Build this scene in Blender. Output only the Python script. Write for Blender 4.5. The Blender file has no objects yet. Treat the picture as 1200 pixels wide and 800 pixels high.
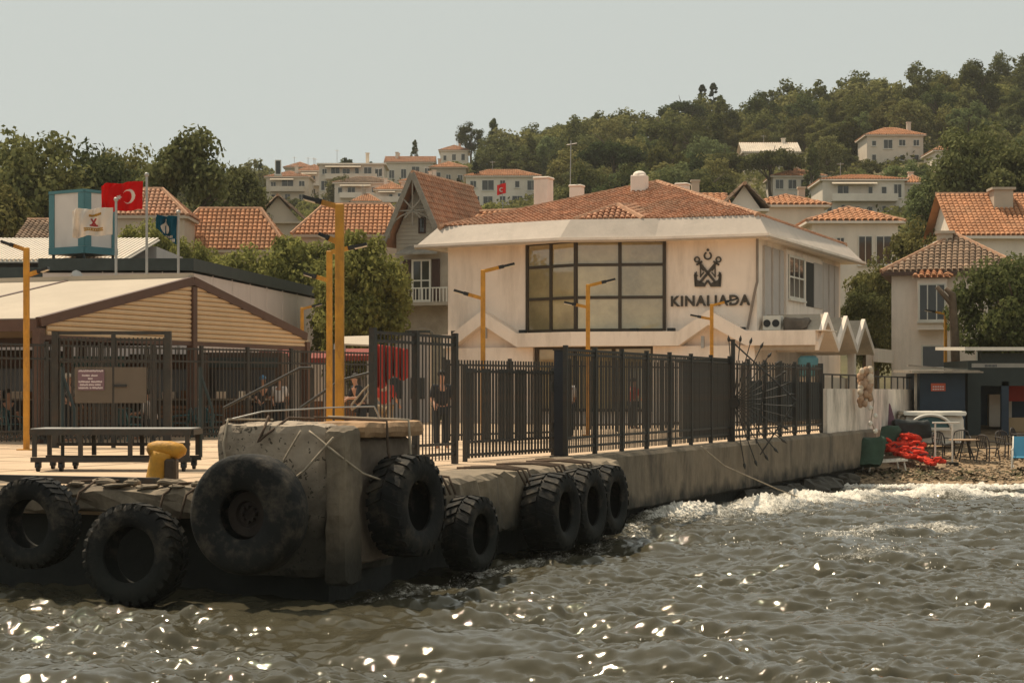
import bpy, math, random
import numpy as np
from mathutils import Vector, Matrix, noise as mnoise

# ------------------------------------------------------------------ camera, sky, sun, exposure
scene = bpy.context.scene
col = scene.collection
F, HOR, EYE = 2200.0, 459.0, 3.0            # focal length in photo pixels, horizon row, eye height over the water
R = math.radians

cam_d = bpy.data.cameras.new('camera')
cam = bpy.data.objects.new('camera', cam_d)
col.objects.link(cam)
cam.location = (0, 0, EYE)
cam.rotation_euler = (R(90), 0, 0)
cam_d.sensor_width = 36.0
cam_d.lens = 36.0 * F / 1200.0
cam_d.shift_y = (HOR - 400.0) / 1200.0
cam_d.clip_start = 0.5
cam_d.clip_end = 5000.0
scene.camera = cam

SUN_AZ, SUN_EL = -43.0, 62.0                 # degrees right of straight ahead (negative: left), above the horizon
sun_dir = Vector((math.sin(R(SUN_AZ)) * math.cos(R(SUN_EL)), math.cos(R(SUN_AZ)) * math.cos(R(SUN_EL)), math.sin(R(SUN_EL))))

world = bpy.data.worlds.new('World')
scene.world = world
world.use_nodes = True
wn = world.node_tree
bg = wn.nodes['Background']
sky = wn.nodes.new('ShaderNodeTexSky')
sky.sky_type = 'NISHITA'
sky.sun_disc = False
sky.sun_elevation = R(SUN_EL)
sky.sun_rotation = R(SUN_AZ)
sky.altitude = 0
sky.air_density = 1.0
sky.dust_density = 2.0
sky.ozone_density = 1.0
hsv = wn.nodes.new('ShaderNodeHueSaturation')
hsv.inputs['Saturation'].default_value = 0.42
wn.links.new(sky.outputs[0], hsv.inputs['Color'])
def wvec(op, val, src):                      # hazy summer sky: the dome evened out and slightly warmed
    n_ = wn.nodes.new('ShaderNodeVectorMath'); n_.operation = op
    n_.inputs[1].default_value = val
    wn.links.new(src, n_.inputs[0])
    return n_.outputs[0]
out_ = wvec('DIVIDE', (6.5, 6.5, 6.5), hsv.outputs[0])
out_ = wvec('POWER', (0.12, 0.12, 0.12), out_)
out_ = wvec('MULTIPLY', (3.00, 3.17, 2.99), out_)
wn.links.new(out_, bg.inputs['Color'])
bg.inputs['Strength'].default_value = 0.10

sun_d = bpy.data.lights.new('sun', 'SUN')
sun_d.energy = 2.5
sun_d.angle = R(0.5)
sun_d.color = (1.0, 0.86, 0.66)
sun = bpy.data.objects.new('sun', sun_d)
col.objects.link(sun)
sun.rotation_euler = sun_dir.to_track_quat('Z', 'Y').to_euler()
sun.location = sun_dir * 300

vs = scene.view_settings
vs.view_transform = 'Standard'
vs.look = 'None'
vs.exposure = 1.0
vs.gamma = 1.0
scene.cycles.max_bounces = 6
scene.cycles.transparent_max_bounces = 8
scene.cycles.caustics_reflective = False
scene.cycles.caustics_refractive = False
scene.cycles.sample_clamp_indirect = 6.0

# ------------------------------------------------------------------ helpers
rnd = random.Random(7)
def V(*a): return Vector(a)
def PX(x, y, D): return Vector(((x - 600) / F * D, D, EYE + (HOR - y) / F * D))
SX, CX = math.sin(R(22)), math.cos(R(22))
U3 = Vector((SX, CX, 0)); N3 = Vector((CX, -SX, 0)); Z3 = Vector((0, 0, 1))
PO = Vector((1.06, 37.1, 0))
def S(s, t, z=0.0):                          # pier frame: s along the quay, t out over the water on its right
    p = PO + U3 * s + N3 * t
    return Vector((p.x, p.y, z))

class MB:
    def __init__(self): self.v, self.f = [], []
    def add(self, vs_, fs):
        o = len(self.v)
        self.v += [tuple(p) for p in vs_]
        self.f += [tuple(i + o for i in q) for q in fs]
        return self
    def ob(self, o, a, b, c):                # corner + three edge vectors
        o, a, b, c = Vector(o), Vector(a), Vector(b), Vector(c)
        if a.cross(b).dot(c) < 0: a, b = b, a
        p = [o, o+a, o+a+b, o+b, o+c, o+a+c, o+a+b+c, o+b+c]
        return self.add(p, [(0,3,2,1), (4,5,6,7), (0,1,5,4), (1,2,6,5), (2,3,7,6), (3,0,4,7)])
    def box(self, c, sx, sy, sz, rz=0.0):    # centre of the base
        ca, sa = math.cos(rz), math.sin(rz)
        a, b = Vector((ca, sa, 0)) * sx, Vector((-sa, ca, 0)) * sy
        return self.ob(Vector(c) - a/2 - b/2, a, b, (0, 0, sz))
    def bar(self, p0, p1, w, h, up=(0, 0, 1)):
        p0, p1 = Vector(p0), Vector(p1)
        d = p1 - p0; x = d.cross(Vector(up))
        if x.length < 1e-5: x = d.cross(Vector((1, 0, 0)))
        x.normalize(); y = x.cross(d).normalized()
        return self.ob(p0 - x*w/2 - y*h/2, x*w, y*h, d)
    def ext(self, pts, vec):                 # planar polygon extruded by a vector
        pts = [Vector(p) for p in pts]; vec = Vector(vec); n = len(pts)
        nrm = Vector((0, 0, 0))
        for i in range(n): nrm += pts[i].cross(pts[(i+1) % n])
        if nrm.dot(vec) > 0: pts.reverse()
        fs = [tuple(range(n)), tuple(range(2*n - 1, n - 1, -1))]
        fs += [(i, i + n, (i+1) % n + n, (i+1) % n) for i in range(n)]
        return self.add(pts + [p + vec for p in pts], fs)
    def tube(self, pts, r, n=6, cap=True):
        pts = [Vector(p) for p in pts]; m = len(pts)
        rs = r if isinstance(r, (list, tuple)) else [r] * m
        vs_, fs = [], []
        prev = None
        for i, p in enumerate(pts):
            d = (pts[min(i+1, m-1)] - pts[max(i-1, 0)]).normalized()
            if prev is None:
                x = d.cross(Vector((0, 0, 1)))
                if x.length < 1e-3: x = d.cross(Vector((1, 0, 0)))
            else: x = prev - d * prev.dot(d)
            x.normalize(); prev = x; y = d.cross(x)
            for k in range(n):
                a = 2 * math.pi * k / n
                vs_.append(p + (x * math.cos(a) + y * math.sin(a)) * rs[i])
        for i in range(m - 1):
            for k in range(n):
                fs.append((i*n + k, i*n + (k+1) % n, (i+1)*n + (k+1) % n, (i+1)*n + k))
        if cap: fs += [tuple(range(n - 1, -1, -1)), tuple(range((m-1)*n, m*n))]
        return self.add(vs_, fs)
    def lathe(self, prof, n, M=None, closed=False):     # profile (radius, height) about local z
        vs_, fs = [], []; m = len(prof)
        for k in range(n):
            a = 2 * math.pi * k / n
            for (r, z) in prof: vs_.append(Vector((r*math.cos(a), r*math.sin(a), z)))
        for k in range(n):
            k2 = (k + 1) % n
            for i in range(m if closed else m - 1):
                j = (i + 1) % m
                fs.append((k*m + i, k2*m + i, k2*m + j, k*m + j))
        if M is not None: vs_ = [M @ p for p in vs_]
        return self.add(vs_, fs)
    def blob(self, c, r, n=8, m=6, jit=0.0, sq=(1, 1, 1), seed=0):
        rr = random.Random(seed); c = Vector(c); vs_, fs = [], []
        for i in range(m + 1):
            th = math.pi * i / m
            for k in range(n):
                ph = 2 * math.pi * k / n
                q = r * (1 + rr.uniform(-jit, jit)) if 0 < i < m else r
                vs_.append(c + Vector((q*math.sin(th)*math.cos(ph)*sq[0], q*math.sin(th)*math.sin(ph)*sq[1], q*math.cos(th)*sq[2])))
        for i in range(m):
            for k in range(n):
                fs.append((i*n + k, (i+1)*n + k, (i+1)*n + (k+1) % n, i*n + (k+1) % n))
        return self.add(vs_, fs)
    def mesh(self, name, mat, off=None, smooth=False):
        me = bpy.data.meshes.new(name)
        v = self.v
        if off is not None: v = [(p[0]-off[0], p[1]-off[1], p[2]-off[2]) for p in v]
        me.from_pydata(v, [], self.f)
        if mat is not None: me.materials.append(mat)
        if smooth: me.polygons.foreach_set('use_smooth', [True] * len(me.polygons))
        me.update()
        return me

def origin_of(o):
    p = Vector((0, 0, 0))
    while o is not None:
        p += o.location; o = o.parent
    return p
def build(name, mb, mat, parent=None, smooth=False, local=False, bevel=0.0, seg=1, kind=None):
    off = None if (parent is None or local) else origin_of(parent)
    o = bpy.data.objects.new(name, mb.mesh(name, mat, off, smooth))
    col.objects.link(o)
    o.parent = parent
    if bevel:
        b = o.modifiers.new('bevel', 'BEVEL'); b.width = bevel; b.segments = seg; b.limit_method = 'ANGLE'
    if kind: o['kind'] = kind
    return o
def tag(o, label, cat, group=None, kind=None):
    o['label'] = label; o['category'] = cat
    if group: o['group'] = group
    if kind: o['kind'] = kind
    return o
def thing(name, label, cat, loc=(0, 0, 0), rz=0.0, group=None):
    o = bpy.data.objects.new(name, None)
    o.empty_display_size = 0.2
    col.objects.link(o)
    o.location = loc; o.rotation_euler = (0, 0, rz)
    return tag(o, label, cat, group)
def single(name, mb, mat, label, cat, group=None, smooth=False, bevel=0.0, base=None):
    o = bpy.data.objects.new(name, mb.mesh(name, mat, base, smooth))
    col.objects.link(o)
    if base is not None: o.location = base
    if bevel:
        b = o.modifiers.new('bevel', 'BEVEL'); b.width = bevel; b.segments = 2; b.limit_method = 'ANGLE'
    return tag(o, label, cat, group)
def inst(name, me, parent, loc, rz=0.0, scale=None):
    o = bpy.data.objects.new(name, me)
    col.objects.link(o); o.parent = parent
    o.location = loc; o.rotation_euler = (0, 0, rz)
    if scale: o.scale = scale
    return o

# ------------------------------------------------------------------ materials
MATS = {}
def mat(name, c, rough=0.75, var=0.16, scale=2.0, bump=0.0, bscale=30.0, metal=0.0, spec=0.35, dirt=None, damt=0.4,
        dscale=1.2, dstretch=1.0, isl=0.0, objvar=0.0, coat=0.0):
    if name in MATS: return MATS[name]
    m = bpy.data.materials.new(name); m.use_nodes = True
    nt = m.node_tree; N = nt.nodes; L = nt.links
    bs = N['Principled BSDF']
    bs.inputs['Roughness'].default_value = rough
    bs.inputs['Metallic'].default_value = metal
    bs.inputs['Specular IOR Level'].default_value = spec
    if coat: bs.inputs['Coat Weight'].default_value = coat
    tc = N.new('ShaderNodeTexCoord')
    nz = N.new('ShaderNodeTexNoise'); nz.inputs['Scale'].default_value = scale; nz.inputs['Detail'].default_value = 6
    nz.inputs['Roughness'].default_value = 0.65
    L.new(tc.outputs['Object'], nz.inputs['Vector'])
    mx = N.new('ShaderNodeMix'); mx.data_type = 'RGBA'
    rp = N.new('ShaderNodeMapRange'); rp.inputs[1].default_value = 0.3; rp.inputs[2].default_value = 0.7
    L.new(nz.outputs['Fac'], rp.inputs[0]); L.new(rp.outputs[0], mx.inputs[0])
    mx.inputs[6].default_value = (c[0]*(1-var), c[1]*(1-var), c[2]*(1-var), 1)
    mx.inputs[7].default_value = (min(1, c[0]*(1+var)), min(1, c[1]*(1+var)), min(1, c[2]*(1+var)), 1)
    out = mx.outputs[2]
    if isl or objvar:
        if isl:
            g = N.new('ShaderNodeNewGeometry'); src = g.outputs['Random Per Island']; k = isl
        else:
            g = N.new('ShaderNodeObjectInfo'); src = g.outputs['Random']; k = objvar
        r2 = N.new('ShaderNodeMapRange'); r2.inputs[3].default_value = 1 - k; r2.inputs[4].default_value = 1 + k
        L.new(src, r2.inputs[0])
        vm = N.new('ShaderNodeVectorMath'); vm.operation = 'SCALE'
        L.new(out, vm.inputs[0]); L.new(r2.outputs[0], vm.inputs['Scale']); out = vm.outputs[0]
    if dirt is not None:
        mp = N.new('ShaderNodeMapping'); mp.inputs['Scale'].default_value = (1, 1, 1.0 / dstretch)
        L.new(tc.outputs['Object'], mp.inputs['Vector'])
        n2 = N.new('ShaderNodeTexNoise'); n2.inputs['Scale'].default_value = dscale; n2.inputs['Detail'].default_value = 8
        n2.inputs['Roughness'].default_value = 0.7
        L.new(mp.outputs[0], n2.inputs['Vector'])
        r3 = N.new('ShaderNodeMapRange'); r3.inputs[1].default_value = 0.48; r3.inputs[2].default_value = 0.68
        r3.inputs[4].default_value = damt
        L.new(n2.outputs['Fac'], r3.inputs[0])
        m2 = N.new('ShaderNodeMix'); m2.data_type = 'RGBA'
        L.new(r3.outputs[0], m2.inputs[0]); L.new(out, m2.inputs[6]); m2.inputs[7].default_value = (*dirt, 1)
        out = m2.outputs[2]
    L.new(out, bs.inputs['Base Color'])
    if bump:
        n3 = N.new('ShaderNodeTexNoise'); n3.inputs['Scale'].default_value = bscale; n3.inputs['Detail'].default_value = 6
        L.new(tc.outputs['Object'], n3.inputs['Vector'])
        bm = N.new('ShaderNodeBump'); bm.inputs['Strength'].default_value = bump; bm.inputs['Distance'].default_value = 0.03
        L.new(n3.outputs['Fac'], bm.inputs['Height']); L.new(bm.outputs[0], bs.inputs['Normal'])
    MATS[name] = m
    return m
def leaf_mat(name, c, c2, trans=0.3, hue=True):
    m = bpy.data.materials.new(name); m.use_nodes = True
    nt = m.node_tree; N = nt.nodes; L = nt.links
    N.remove(N['Principled BSDF'])
    g = N.new('ShaderNodeNewGeometry'); oi = N.new('ShaderNodeObjectInfo')
    mx = N.new('ShaderNodeMix'); mx.data_type = 'RGBA'
    mx.inputs[6].default_value = (*c, 1); mx.inputs[7].default_value = (*c2, 1)
    L.new(g.outputs['Random Per Island'], mx.inputs[0])
    r2 = N.new('ShaderNodeMapRange'); r2.inputs[3].default_value = 0.68; r2.inputs[4].default_value = 1.4
    L.new(oi.outputs['Random'], r2.inputs[0])
    f1 = N.new('ShaderNodeMath'); f1.operation = 'MULTIPLY'; f1.inputs[1].default_value = 7.31; L.new(oi.outputs['Random'], f1.inputs[0])
    f2 = N.new('ShaderNodeMath'); f2.operation = 'FRACT'; L.new(f1.outputs[0], f2.inputs[0])
    hm = N.new('ShaderNodeMix'); hm.data_type = 'RGBA'; hm.blend_type = 'MULTIPLY'; hm.inputs[0].default_value = 1.0
    tm_ = N.new('ShaderNodeMix'); tm_.data_type = 'RGBA'; L.new(f2.outputs[0], tm_.inputs[0])
    tm_.inputs[6].default_value = (0.82, 1.0, 0.95, 1) if hue else (1, 1, 1, 1); tm_.inputs[7].default_value = (1.14, 1.05, 0.82, 1) if hue else (1, 1, 1, 1)
    L.new(mx.outputs[2], hm.inputs[6]); L.new(tm_.outputs[2], hm.inputs[7])
    vm = N.new('ShaderNodeVectorMath'); vm.operation = 'SCALE'
    L.new(hm.outputs[2], vm.inputs[0])
    if hue: L.new(r2.outputs[0], vm.inputs['Scale'])
    else: vm.inputs['Scale'].default_value = 1.0
    df = N.new('ShaderNodeBsdfDiffuse'); tr = N.new('ShaderNodeBsdfTranslucent'); ms = N.new('ShaderNodeMixShader')
    L.new(vm.outputs[0], df.inputs[0]); L.new(vm.outputs[0], tr.inputs[0]); ms.inputs[0].default_value = trans
    L.new(df.outputs[0], ms.inputs[1]); L.new(tr.outputs[0], ms.inputs[2])
    L.new(ms.outputs[0], N['Material Output'].inputs[0])
    return m
def glass_mat(name, c, rough=0.05, spec=0.9):
    if name in MATS: return MATS[name]
    m = bpy.data.materials.new(name); m.use_nodes = True
    b = m.node_tree.nodes['Principled BSDF']
    b.inputs['Base Color'].default_value = (*c, 1); b.inputs['Roughness'].default_value = rough
    b.inputs['Specular IOR Level'].default_value = spec; b.inputs['IOR'].default_value = 1.6
    MATS[name] = m
    return m

def tide_shade(m, z1=1.35, z0=0.75, c=(0.012, 0.013, 0.010), amt=0.9):      # waterline algae darkening, also painting deep shade low on tyres and block
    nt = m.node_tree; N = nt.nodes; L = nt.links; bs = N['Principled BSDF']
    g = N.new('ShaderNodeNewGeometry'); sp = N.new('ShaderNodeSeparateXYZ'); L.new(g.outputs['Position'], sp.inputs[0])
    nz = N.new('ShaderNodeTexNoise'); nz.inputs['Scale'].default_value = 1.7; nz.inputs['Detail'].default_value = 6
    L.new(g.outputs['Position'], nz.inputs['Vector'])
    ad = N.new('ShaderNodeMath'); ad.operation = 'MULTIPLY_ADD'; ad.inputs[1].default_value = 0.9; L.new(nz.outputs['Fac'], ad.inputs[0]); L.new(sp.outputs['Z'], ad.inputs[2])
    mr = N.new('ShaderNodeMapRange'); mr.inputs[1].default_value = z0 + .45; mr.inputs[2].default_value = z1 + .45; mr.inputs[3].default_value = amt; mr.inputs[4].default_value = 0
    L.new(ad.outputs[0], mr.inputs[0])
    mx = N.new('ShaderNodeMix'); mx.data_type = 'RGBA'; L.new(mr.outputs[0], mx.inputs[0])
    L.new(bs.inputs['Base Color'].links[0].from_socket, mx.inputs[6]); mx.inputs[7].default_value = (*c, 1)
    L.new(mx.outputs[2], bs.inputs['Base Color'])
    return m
WHITE = mat('white_plaster', (0.88, 0.75, 0.63), 0.85, 0.06, 0.9, 0.15, 60, dirt=(0.42, 0.33, 0.25), damt=0.4, dscale=0.9, dstretch=5)
FASCIA = mat('painted_fascia', (0.52, 0.435, 0.36), 0.8, 0.08, 0.8, 0.2, 8, dirt=(0.4, 0.34, 0.28), damt=0.55, dscale=1.1)
CREAM = mat('cream_wall', (0.70, 0.59, 0.47), 0.85, 0.08, 0.5, dirt=(0.35, 0.29, 0.23), damt=0.3, dscale=0.4, dstretch=3)
PALE = mat('pale_wall', (0.80, 0.69, 0.57), 0.85, 0.08, 0.5, dirt=(0.4, 0.34, 0.28), damt=0.3, dscale=0.4, dstretch=3)
TAN = mat('tan_wall', (0.50, 0.41, 0.31), 0.85, 0.08, 0.5, dirt=(0.3, 0.25, 0.2), damt=0.3, dscale=0.4, dstretch=3)
GREYW = mat('mauve_grey_cladding', (0.58, 0.50, 0.45), 0.6, 0.05, 1.0, dirt=(0.3, 0.26, 0.23), damt=0.2, dstretch=6)
TILE = mat('terracotta_tile', (0.42, 0.205, 0.115), 0.85, 0.22, 1.2, isl=0.16, dirt=(0.30, 0.21, 0.14), damt=0.6, dscale=0.5)
TILE2 = mat('orange_tile', (0.46, 0.21, 0.10), 0.85, 0.2, 0.8, isl=0.15, dirt=(0.30, 0.19, 0.11), damt=0.4, dscale=0.6)
TILE3 = mat('weathered_brown_tile', (0.26, 0.17, 0.11), 0.9, 0.25, 1.2, isl=0.3, dirt=(0.16, 0.13, 0.09), damt=0.6, dscale=0.8)
CAPM = mat('ridge_tile', (0.45, 0.25, 0.15), 0.9, 0.25, 3.0)
DARK = mat('dark_fence_paint', (0.035, 0.033, 0.028), 0.55, 0.25, 4.0, dirt=(0.10, 0.05, 0.025), damt=0.35, dscale=3)
DARK2 = mat('dark_green_steel', (0.035, 0.045, 0.042), 0.55, 0.2, 3.0)
BROWN = mat('brown_steel', (0.10, 0.05, 0.032), 0.5, 0.15, 3.0)
YELLOW = mat('yellow_lamp_paint', (0.56, 0.26, 0.03), 0.55, 0.2, 3.0, dirt=(0.22, 0.10, 0.035), damt=0.65, dscale=5, dstretch=3)
STEEL = mat('galvanised_steel', (0.38, 0.36, 0.33), 0.45, 0.15, 3.0, metal=0.6)
BLACK = mat('black_plastic', (0.02, 0.02, 0.02), 0.5, 0.2)
RUBBER = mat('worn_tyre_rubber', (0.011, 0.0112, 0.0105), 0.78, 0.3, 3.0, 0.5, 14, spec=0.2, dirt=(0.10, 0.08, 0.058), damt=0.7, dscale=3.4)
CONC = mat('stained_concrete', (0.225, 0.175, 0.12), 0.9, 0.25, 1.6, 0.8, 9, dirt=(0.09, 0.07, 0.05), damt=0.8, dscale=1.1, dstretch=2.5)
DECKM = mat('sandy_paving', (0.56, 0.40, 0.26), 0.85, 0.12, 0.7, 0.3, 20, dirt=(0.28, 0.20, 0.14), damt=0.4, dscale=0.5)
SHADEM = mat('dark_wet_concrete', (0.014, 0.015, 0.012), 0.8, 0.4, 1.5, 0.8, 6)  # near-black colour stands in for the shade under deck and block
RUST = mat('rusty_steel', (0.16, 0.075, 0.035), 0.85, 0.35, 4.0, 0.4, 30)
ROPE = mat('sun_bleached_rope', (0.36, 0.29, 0.21), 0.95, 0.25, 10)
ROPED = mat('dirty_dark_rope', (0.09, 0.06, 0.04), 0.95, 0.25, 10)
BARK = mat('bark', (0.10, 0.07, 0.045), 0.95, 0.3, 3.0, 0.8, 8)
WOOD = mat('weathered_grey_timber', (0.28, 0.24, 0.19), 0.85, 0.2, 3.0, dirt=(0.12, 0.1, 0.08), damt=0.4)
CANVAS = mat('cream_canvas', (0.44, 0.365, 0.28), 0.9, 0.05, 0.4, dirt=(0.55, 0.46, 0.35), damt=0.3, dscale=0.4)
SLATM = mat('tan_corrugated_sheet', (0.62, 0.43, 0.25), 0.7, 0.08, 1.5)
TEAL = mat('teal_paint', (0.075, 0.19, 0.205), 0.6, 0.12, 2.0)
RED = mat('red_cloth', (0.33, 0.03, 0.018), 0.8, 0.15, 2.0)
AWN = mat('faded_red_awning', (0.22, 0.045, 0.032), 0.8, 0.15, 2.0)
LIFE = mat('bright_red_foam', (0.62, 0.055, 0.03), 0.95, 0.2, 3.0, 0.4, 12, spec=0.1)
NAVY = mat('dark_blue_board', (0.02, 0.035, 0.055), 0.6, 0.2, 1.5)
PLAST = mat('white_plastic', (0.72, 0.66, 0.56), 0.5, 0.08, 2.0, dirt=(0.4, 0.35, 0.28), damt=0.3)
BLUEP = mat('blue_plastic', (0.05, 0.22, 0.34), 0.5, 0.1)
GREENT = mat('dark_green_tarp', (0.03, 0.06, 0.035), 0.75, 0.25, 2.0, 0.6, 5)
GLASS = glass_mat('window_glass', (0.045, 0.042, 0.036), 0.06, 0.4)
BAYGL = mat('bronze_tinted_glass', (0.38, 0.30, 0.16), 0.04, 0.35, 0.5, objvar=0.45, spec=0.8)
BAYGL.node_tree.nodes['Principled BSDF'].inputs['IOR'].default_value = 1.75
BRONZE = mat('bronze_frame', (0.05, 0.035, 0.02), 0.5, 0.15)
STONE = mat('pale_stone', (0.40, 0.33, 0.25), 0.9, 0.15, 1.5, 0.4, 12, dirt=(0.25, 0.2, 0.15), damt=0.4)
SHUT = mat('brown_shutter', (0.06, 0.025, 0.015), 0.6, 0.15)
SIGNG = mat('dark_sign_metal', (0.12, 0.095, 0.07), 0.5, 0.1)

tide_shade(RUBBER, 1.2, .5, amt=.85); tide_shade(CONC, 1.5, .8)

# ------------------------------------------------------------------ terrain
CREST = [(-190, 200), (-120, 205), (-60, 200), (-36, 194), (-18, 186), (0, 172), (12, 160), (29, 152), (41, 141), (50, 138), (62, 124), (80, 110),
         (100, 92), (115, 74), (140, 60), (200, 50), (260, 80)]
def crest(x):
    pts = CREST
    if x <= pts[0][0]: y = pts[0][1]
    elif x >= pts[-1][0]: y = pts[-1][1]
    else:
        for (a, ya), (b, yb) in zip(pts, pts[1:]):
            if a <= x <= b:
                k = (x - a) / (b - a); y = ya + (yb - ya) * k; break
    return (HOR - y) * 400 / F + EYE - 1.6 - (4.5 if x < 40 else max(2.4, 4.5 - (x - 40) * .1))
def ground_z(x, y):
    g = (y - 95.0) / 305.0
    if g <= 0: return 1.6
    if g > 1: g = 1.0 - (g - 1) * 0.25
    n = mnoise.noise(Vector((x * 0.02, y * 0.02, 3.1))) * 2.2 * min(1, g * 4)
    return 1.6 + crest(x) * (max(g, 0) ** 1.15) + n
def hit(x, y):                               # where the line of sight through a photo pixel meets the hill
    D = 96.0
    while D < 420:
        p = PX(x, y, D)
        if ground_z(p.x, p.y) >= p.z: return p
        D += 0.5
    return PX(x, y, 410)

GRASS = mat('dry_hillside_scrub', (0.085, 0.075, 0.03), 0.95, 0.4, 0.06, 0.8, 0.6, dirt=(0.19, 0.14, 0.075), damt=0.5, dscale=0.05)
xs = np.concatenate([np.linspace(-420, -140, 15)[:-1], np.linspace(-140, 160, 101), np.linspace(160, 460, 15)[1:]])
ys = np.concatenate([np.linspace(74, 100, 6)[:-1], np.linspace(100, 440, 115), np.linspace(440, 640, 8)[1:]])
mb = MB()
mb.v = [(x, y, ground_z(x, y)) for y in ys for x in xs]
nx = len(xs)
mb.f = [(j*nx + i, j*nx + i + 1, (j+1)*nx + i + 1, (j+1)*nx + i) for j in range(len(ys) - 1) for i in range(nx - 1)]
build('hillside', mb, GRASS, smooth=True, kind='structure')

# ------------------------------------------------------------------ the sea: one sheet, wave field from a wind spectrum
def ocean(n=1024, L=24.0, seed=4):
    r = np.random.default_rng(seed)
    k1 = 2 * np.pi * np.fft.fftfreq(n, L / n)
    kx, ky = np.meshgrid(k1, k1)
    k = np.hypot(kx, ky); k[0, 0] = 1
    wd = np.array([0.34, 0.94])
    al = np.abs(kx * wd[0] + ky * wd[1]) / k
    gx, gy = np.meshgrid(np.arange(n) / n * 2 * np.pi, np.arange(n) / n * 2 * np.pi)
    gust = 1 + .35 * np.sin(gx + 2 * gy + 1) * np.cos(3 * gx - gy) + .25 * np.sin(4 * gx + 3 * gy + 2)    # uneven gusts over the water
    H = 0
    for Lw, pw_, iso, cut, amp in ((0.55, 3.8, 0.06, 0.10, 0.055), (0.14, 3.5, 0.16, 0.03, 0.030), (0.05, 3.6, 0.3, 0.02, 0.009), (0.018, 3.4, 0.4, 0.008, 0.0052)):   # swell, wind chop, ripples
        ph = np.exp(-1 / (k * Lw) ** 2) / k ** pw_ * (iso + al ** 4) * np.exp(-(k * cut) ** 2)
        ph[0, 0] = 0
        q = np.real(np.fft.ifft2((r.standard_normal((n, n)) + 1j * r.standard_normal((n, n))) * np.sqrt(ph)))
        H = H + q * (amp / q.std()) * (gust if Lw < .5 else 1)
    h = np.fft.fft2(H)
    lo = np.exp(-(k * 0.06) ** 2)
    ch = 0.9
    dx = np.real(np.fft.ifft2(-1j * kx / k * h * lo)) * ch; dy = np.real(np.fft.ifft2(-1j * ky / k * h * lo)) * ch
    e = L / n
    jxx = 1 + (np.roll(dx, -1, 1) - np.roll(dx, 1, 1)) / (2 * e)
    jyy = 1 + (np.roll(dy, -1, 0) - np.roll(dy, 1, 0)) / (2 * e)
    jxy = (np.roll(dx, -1, 0) - np.roll(dx, 1, 0)) / (2 * e)
    return H, dx, dy, jxx * jyy - jxy ** 2
H, DX, DY, J = ocean()
NQ, LQ = 1024, 24.0
xd = np.concatenate([np.arange(-7.5, 8.0, 0.033), np.arange(8.0, 18.5, 0.06)])
yd = np.concatenate([np.arange(16.6, 31, 0.037), np.arange(31, 44, 0.075), np.arange(44, 62, 0.16)])
xs = np.concatenate([np.array([-480, -380, -220, -130, -80, -50, -34, -24, -18, -14, -11, -9.5]), xd, np.array([20, 23, 28, 34, 44, 54, 80, 130, 220, 380, 480.0])])
ys = np.concatenate([np.array([-90, -80, -60, -40, -20, -8, 2, 9, 12.5, 15, 16.2]), yd, np.array([64, 68, 75.0])])
GX, GY = np.meshgrid(xs, ys)
dense = ((GX >= xd[0]) & (GX <= xd[-1]) & (GY >= yd[0]) & (GY <= yd[-1])).astype(float)
def samp(A):                                 # bilinear look-up in the periodic wave tile
    fx = np.mod(GX / LQ * NQ, NQ); fy = np.mod(GY / LQ * NQ, NQ)
    x0 = np.floor(fx).astype(int); y0 = np.floor(fy).astype(int); tx = fx - x0; ty = fy - y0
    x0 %= NQ; y0 %= NQ; x1 = (x0 + 1) % NQ; y1 = (y0 + 1) % NQ
    return (A[y0, x0] * (1 - tx) + A[y0, x1] * tx) * (1 - ty) + (A[y1, x0] * (1 - tx) + A[y1, x1] * tx) * ty
JS = samp(J)
def seg_dist(px, py, pts):
    best = np.full(px.shape, 1e9); par = np.zeros(px.shape)
    acc = 0
    for (ax, ay), (bx, by) in zip(pts, pts[1:]):
        vx, vy = bx - ax, by - ay; ll = vx*vx + vy*vy
        t = np.clip(((px - ax) * vx + (py - ay) * vy) / ll, 0, 1)
        d = np.hypot(px - ax - t * vx, py - ay - t * vy)
        par = np.where(d < best, acc + t * math.sqrt(ll), par); best = np.minimum(best, d)
        acc += math.sqrt(ll)
    return best, par
h = samp(H)
calm = np.clip((60.5 - GY) / 10.0, 0.25, 1.0)
surge = 0.22 * np.clip((53 - GY) / 12.0, 0, 1)            # the swell heaped up against the pier
z = h * calm + surge
# breaking crest running along the quay wall and in front of the beach
d1, t1 = seg_dist(GX, GY, [(3.6, 41.0), (6.0, 45.0), (9.0, 51.0), (11.0, 53.2), (14.5, 52.6)])
d2, t2 = seg_dist(GX, GY, [(8.5, 57.6), (12, 58.4), (17, 58.2), (40, 58.6)])
d3, t3 = seg_dist(GX, GY, [(6.2, 35.5), (8.0, 37.0), (9.5, 36.6)])
z += 0.30 * np.exp(-(d1 / 1.0) ** 2) * (0.6 + 0.4 * np.sin(t1 * 1.7)) + 0.12 * np.exp(-(d2 / 0.8) ** 2) + 0.12 * np.exp(-(d3 / 1.0) ** 2)
vx = GX + samp(DX) * dense * calm
vy = GY + samp(DY) * dense * calm
foam = np.clip((0.46 - JS) * 1.3, 0, 0.55) * dense  # crest foam, in part painted in as sun sparkle
foam = np.maximum(foam, np.exp(-(d1 / 1.5) ** 2) * 0.68)
foam = np.maximum(foam, np.exp(-(d1 / 3.6) ** 2) * 0.44)
foam = np.maximum(foam, np.exp(-(d2 / 1.4) ** 2) * 0.68)
foam = np.maximum(foam, np.exp(-(d3 / 0.8) ** 2) * 0.50)
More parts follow.
